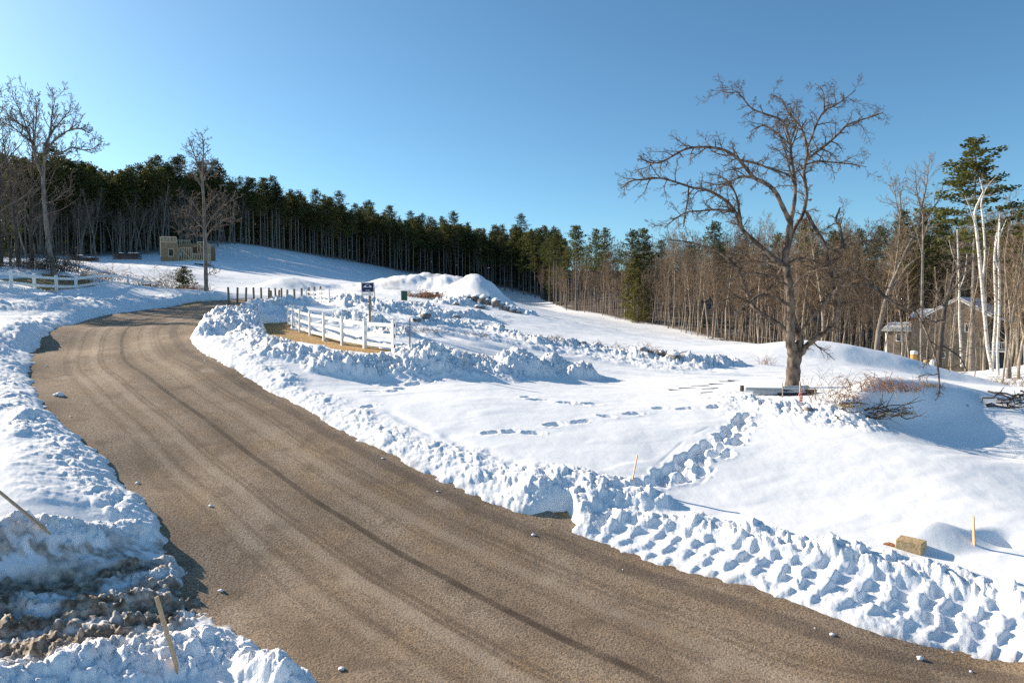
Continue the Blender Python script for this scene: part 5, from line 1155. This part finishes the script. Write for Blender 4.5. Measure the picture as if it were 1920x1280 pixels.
stack(215, 263, 475, 487, 128, 'long low dark timber stack on the snow left of the half-built house')
stack(136, 151, 479, 490, 118, 'small dark square stack behind the left brush')
stack(155, 182, 483, 490, 116, 'low dark stack right of the small square stack')
mb = MB(); L = 3.6
for i in range(8):
    for j in range(4):
        f_ = lambda i, j: (-L / 2 + L * i / 8, -.7 + 1.4 * j / 4, .45 * math.sin(math.pi * j / 4) * (1 - .75 * i / 8) + .04 * math.sin(i * 2.1 + j))
        mb.quad(f_(i, j), f_(i + 1, j), f_(i + 1, j + 1), f_(i, j + 1))
q = atY(386, 142); tag(mb.build('tarp', BLACKP, None, True, q), 'low dark tarp on the snow right of the half-built house', 'tarp')

# ------------------------------------------------------------------ the taupe house on the right
Yh = 84; p = Vector(at(1740, 706, Yh)); p.z -= .2; th = empty('house', p, math.radians(-44), 'taupe gabled house half hidden by birches with a snowy roof and shed', 'house')
W_, D_, EV = 5.9, 9.5, (706 - 588) / F * Yh + .2; AP = (706 - 561) / F * Yh + .2
def siding_wall(o, ux, L, z0, z1, holes, name='wall'):
    w_ = wall_with_holes(name, SIDING, th, o, ux, L, z0, z1, holes, .2); mb = MB(); ux = Vector(ux); nrm = Vector((ux.y, -ux.x, 0)); z = z0 + .2; rz = math.atan2(ux.y, ux.x)
    while z < z1 - .1:
        xs = [0.] + [v for h in sorted(holes) if h[2] - .03 < z < h[3] + .03 for v in (h[0] - .05, h[1] + .05)] + [L]
        for i in range(0, len(xs), 2): mb.box(Vector(o) + ux * ((xs[i] + xs[i + 1]) / 2) + nrm * .104 + Vector((0, 0, z)), (xs[i + 1] - xs[i], .022, .03), rz)
        z += .22
    mb.build('siding_lap', SIDING, w_)
def window(o, ux, x0, x1, z0, z1, mull=1):
    ux = Vector(ux); nrm = Vector((ux.y, -ux.x, 0)); rz = math.atan2(ux.y, ux.x); o = Vector(o); w_ = empty('window', (0, 0, 0)); w_.parent = th; fr = MB(); c = o + ux * ((x0 + x1) / 2) + nrm * .11; zc = (z0 + z1) / 2
    for x in (x0 - .05, x1 + .05): fr.box(o + ux * x + nrm * .11 + Vector((0, 0, zc)), (.1, .07, z1 - z0 + .2), rz)
    for z in (z0 - .05, z1 + .05): fr.box(c + Vector((0, 0, z)), (x1 - x0, .068, .1), rz)
    for i in range(mull): fr.box(o + ux * (x0 + (x1 - x0) * (i + 1) / (mull + 1)) + nrm * .07 + Vector((0, 0, zc)), (.05, .05, z1 - z0), rz)
    fr.build('frame', TRIM, w_); MB().box(c - nrm * .1 + Vector((0, 0, zc)), (x1 - x0, .02, z1 - z0), rz).build('pane', GLASS, w_)
wz = (706 - 619) / F * Yh + .2; wz2 = (706 - 606) / F * Yh + .2
siding_wall((0, 0, 0), (1, 0, 0), W_, 0, EV, [(3.75, 4.6, wz, wz2), (4.0, 4.45, 2.9, 3.9), (1.0, 1.7, 2.6, 3.2)]); window((0, 0, 0), (1, 0, 0), 3.75, 4.6, wz, wz2, 0); window((0, 0, 0), (1, 0, 0), 4.0, 4.45, 2.9, 3.9, 0); window((0, 0, 0), (1, 0, 0), 1.0, 1.7, 2.6, 3.2, 0)
gb = MB(); gb.v = [(0, -.1, EV), (W_, -.1, EV), (W_ / 2, -.1, AP), (0, .1, EV), (W_, .1, EV), (W_ / 2, .1, AP)]; gb.q = [(0, 1, 2, 2), (5, 4, 3, 3), (0, 2, 5, 3), (1, 4, 5, 2)]; gb.build('gable', SIDING, th)
siding_wall((W_ + .1, .1, 0), (0, 1, 0), D_, 0, EV, [(.6, 1.6, 4.9, 6.9), (3, 4, 5.2, 6.8), (.8, 1.8, 1.0, 3.1), (3.2, 4.2, 1.4, 3.0), (6, 7, 5.2, 6.8)])
for a in ((.6, 1.6, 4.9, 6.9), (3, 4, 5.2, 6.8), (.8, 1.8, 1.0, 3.1), (3.2, 4.2, 1.4, 3.0), (6, 7, 5.2, 6.8)): window((W_ + .1, .1, 0), (0, 1, 0), *a, 0)
MB().box((W_ / 2, D_ + .05, EV / 2), (W_, .18, EV)).build('wall', SIDING, th)
def slab(a, b, c, d, t, m_, name, par):
    a, b, c, d = map(Vector, (a, b, c, d)); n = (b - a).cross(d - a).normalized() * t; mb = MB(); mb.v = [tuple(v) for v in (a, b, c, d, a + n, b + n, c + n, d + n)]; mb.q = [(3, 2, 1, 0), (4, 5, 6, 7), (0, 1, 5, 4), (1, 2, 6, 5), (2, 3, 7, 6), (3, 0, 4, 7)]; return mb.build(name, m_, par)
SHING = mat('dark_shingle', (.05, .045, .042), .9); ov = .45; sl_p = (AP - EV) / (W_ / 2)
for s_ in (0, 1):
    e = (-ov, EV - ov * sl_p) if s_ == 0 else (W_ + ov, EV - ov * sl_p); r_ = (W_ / 2, AP)
    q4 = [(e[0], -ov, e[1] + .02), (r_[0], -ov, r_[1] + .02), (r_[0], D_ + .4, r_[1] + .02), (e[0], D_ + .4, e[1] + .02)]
    if s_ == 1: q4 = [q4[1], q4[0], q4[3], q4[2]]
    rf = slab(*q4, .16, SHING, 'roof', th); up = Vector((0, 0, .165)); slab(*[Vector(v) + up + Vector((0, .06 if v[1] < 0 else -.06, 0)) for v in q4], .12, SNOWC, 'snow_cover', rf)
    MB().beam((e[0], -ov - .02, e[1] + .02), (r_[0], -ov - .02, r_[1] + .02), .05, .22).build('barge_board', TRIM, th)
# left wing and low shed
wt = (706 - 597) / F * Yh + .2
MB().box((-1.05, 1.6, wt / 2), (1.9, 3.0, wt)).build('wing', SIDING, th); rf = slab((-2.3, -.2, wt - .05), (.0, -.2, wt - .05), (.0, 3.2, wt + 1.0), (-2.3, 3.2, wt + 1.0), .14, SHING, 'roof', th); slab((-2.28, -.16, wt + .10), (-.02, -.16, wt + .10), (-.02, 3.16, wt + 1.13), (-2.28, 3.16, wt + 1.13), .10, SNOWC, 'snow_cover', rf)
st = (706 - 621) / F * Yh + .2; so_ = (-5.15, .6, 0)
siding_wall(so_, (1, 0, 0), 3.05, 0, st, [(1.45, 2.35, st - 1.25, st - .45)], 'shed_wall'); window(so_, (1, 0, 0), 1.45, 2.35, st - 1.25, st - .45, 1)
MB().box((-5.05, 2.1, st / 2), (.2, 2.78, st)).build('shed_wall', SIDING, th); MB().box((-3.6, 3.4, st / 2), (2.7, .2, st)).build('shed_wall', SIDING, th)
rf = slab((-5.4, .25, st - .02), (-2.02, .25, st - .02), (-2.02, 3.6, st + .85), (-5.4, 3.6, st + .85), .13, SHING, 'shed_roof', th); slab((-5.36, .3, st + .12), (-2.04, .3, st + .12), (-2.04, 3.56, st + .98), (-5.36, 3.56, st + .98), .1, SNOWC, 'snow_cover', rf)
MB().box((-3.7, .22, st + .02), (3.38, .05, .18)).build('fascia', TRIM, th)
# porch on the right side: white posts, two decks with rails
px0 = W_ + .25
for z in (.5, 3.6):
    MB().box((px0 + 1.1, 4, z), (2.2, 8, .18)).build('porch_deck', TRIM, th)
    rl = MB(); rl.beam((px0 + 2.15, .1, z + 1.05), (px0 + 2.15, 7.9, z + 1.05), .08, .08); rl.beam((px0 + .1, .08, z + 1.05), (px0 + 2.1, .08, z + 1.05), .08, .08); rl.beam((px0 + 2.15, .1, z + .25), (px0 + 2.15, 7.9, z + .25), .06, .06); rl.beam((px0 + .1, .08, z + .25), (px0 + 2.1, .08, z + .25), .06, .06)
    for i in range(50): rl.box((px0 + 2.15, .2 + i * .155, z + .65), (.035, .035, .72))
    for i in range(13): rl.box((px0 + .15 + i * .16, .08, z + .65), (.035, .035, .72))
    rl.build('porch_rail', TRIM, th)
for y in (.08, 2.7, 5.3, 7.9): MB().box((px0 + 2.15, y, 3.2), (.16, .16, 6.4)).build('porch_post', TRIM, th)
rf = slab((px0 - .2, -.2, EV - .25), (px0 + 2.5, -.2, EV - 1.1), (px0 + 2.5, 8.3, EV - 1.1), (px0 - .2, 8.3, EV - .25), -.12, SHING, 'porch_roof', th); slab((px0 - .2, -.15, EV - .12), (px0 + 2.45, -.15, EV - .97), (px0 + 2.45, 8.25, EV - .97), (px0 - .2, 8.25, EV - .12), -.09, SNOWC, 'snow_cover', rf)
# bins behind the snow ridge
def barrel(px, py0, py1, Y, wpx, m_, top, label):
    a = Vector(at(px, py1 + 8, Y)); h = (py1 + 8 - py0) / F * Y; r = wpx / 2 / F * Y; root = empty('barrel', a, 0, label, 'barrel')
    MB().lathe([(.001, -.3), (r * .92, -.3), (r * .94, 0), (r, h * .25), (r * 1.03, h * .3), (r, h * .35), (r, h * .62), (r * 1.03, h * .66), (r, h * .7), (r * .98, h * .8)], 18).build('drum', m_, root, True)
    MB().lathe([(r * 1.02, h * .80), (r * 1.04, h * .84), (r * 1.0, h * .96), (r * .7, h), (.001, h * 1.01)], 18).build('lid', top, root, True)
barrel(1713, 657, 680, 66, 12, TAN, TRIM, 'tall tan barrel with a white lid by the shed corner'); barrel(1736.5, 669, 685, 64, 11, TAN, BLACKP, 'tan barrel with a dark lid behind the snow ridge'); barrel(1747, 673, 686, 63, 8, TRIM, TRIM, 'small white barrel right of the two tan barrels')
lath('downpipe', 'white standpipe at the left corner of the low shed', (1662, 624), (1662, 665), 80, TRIM, .16, .12, 'pipe')
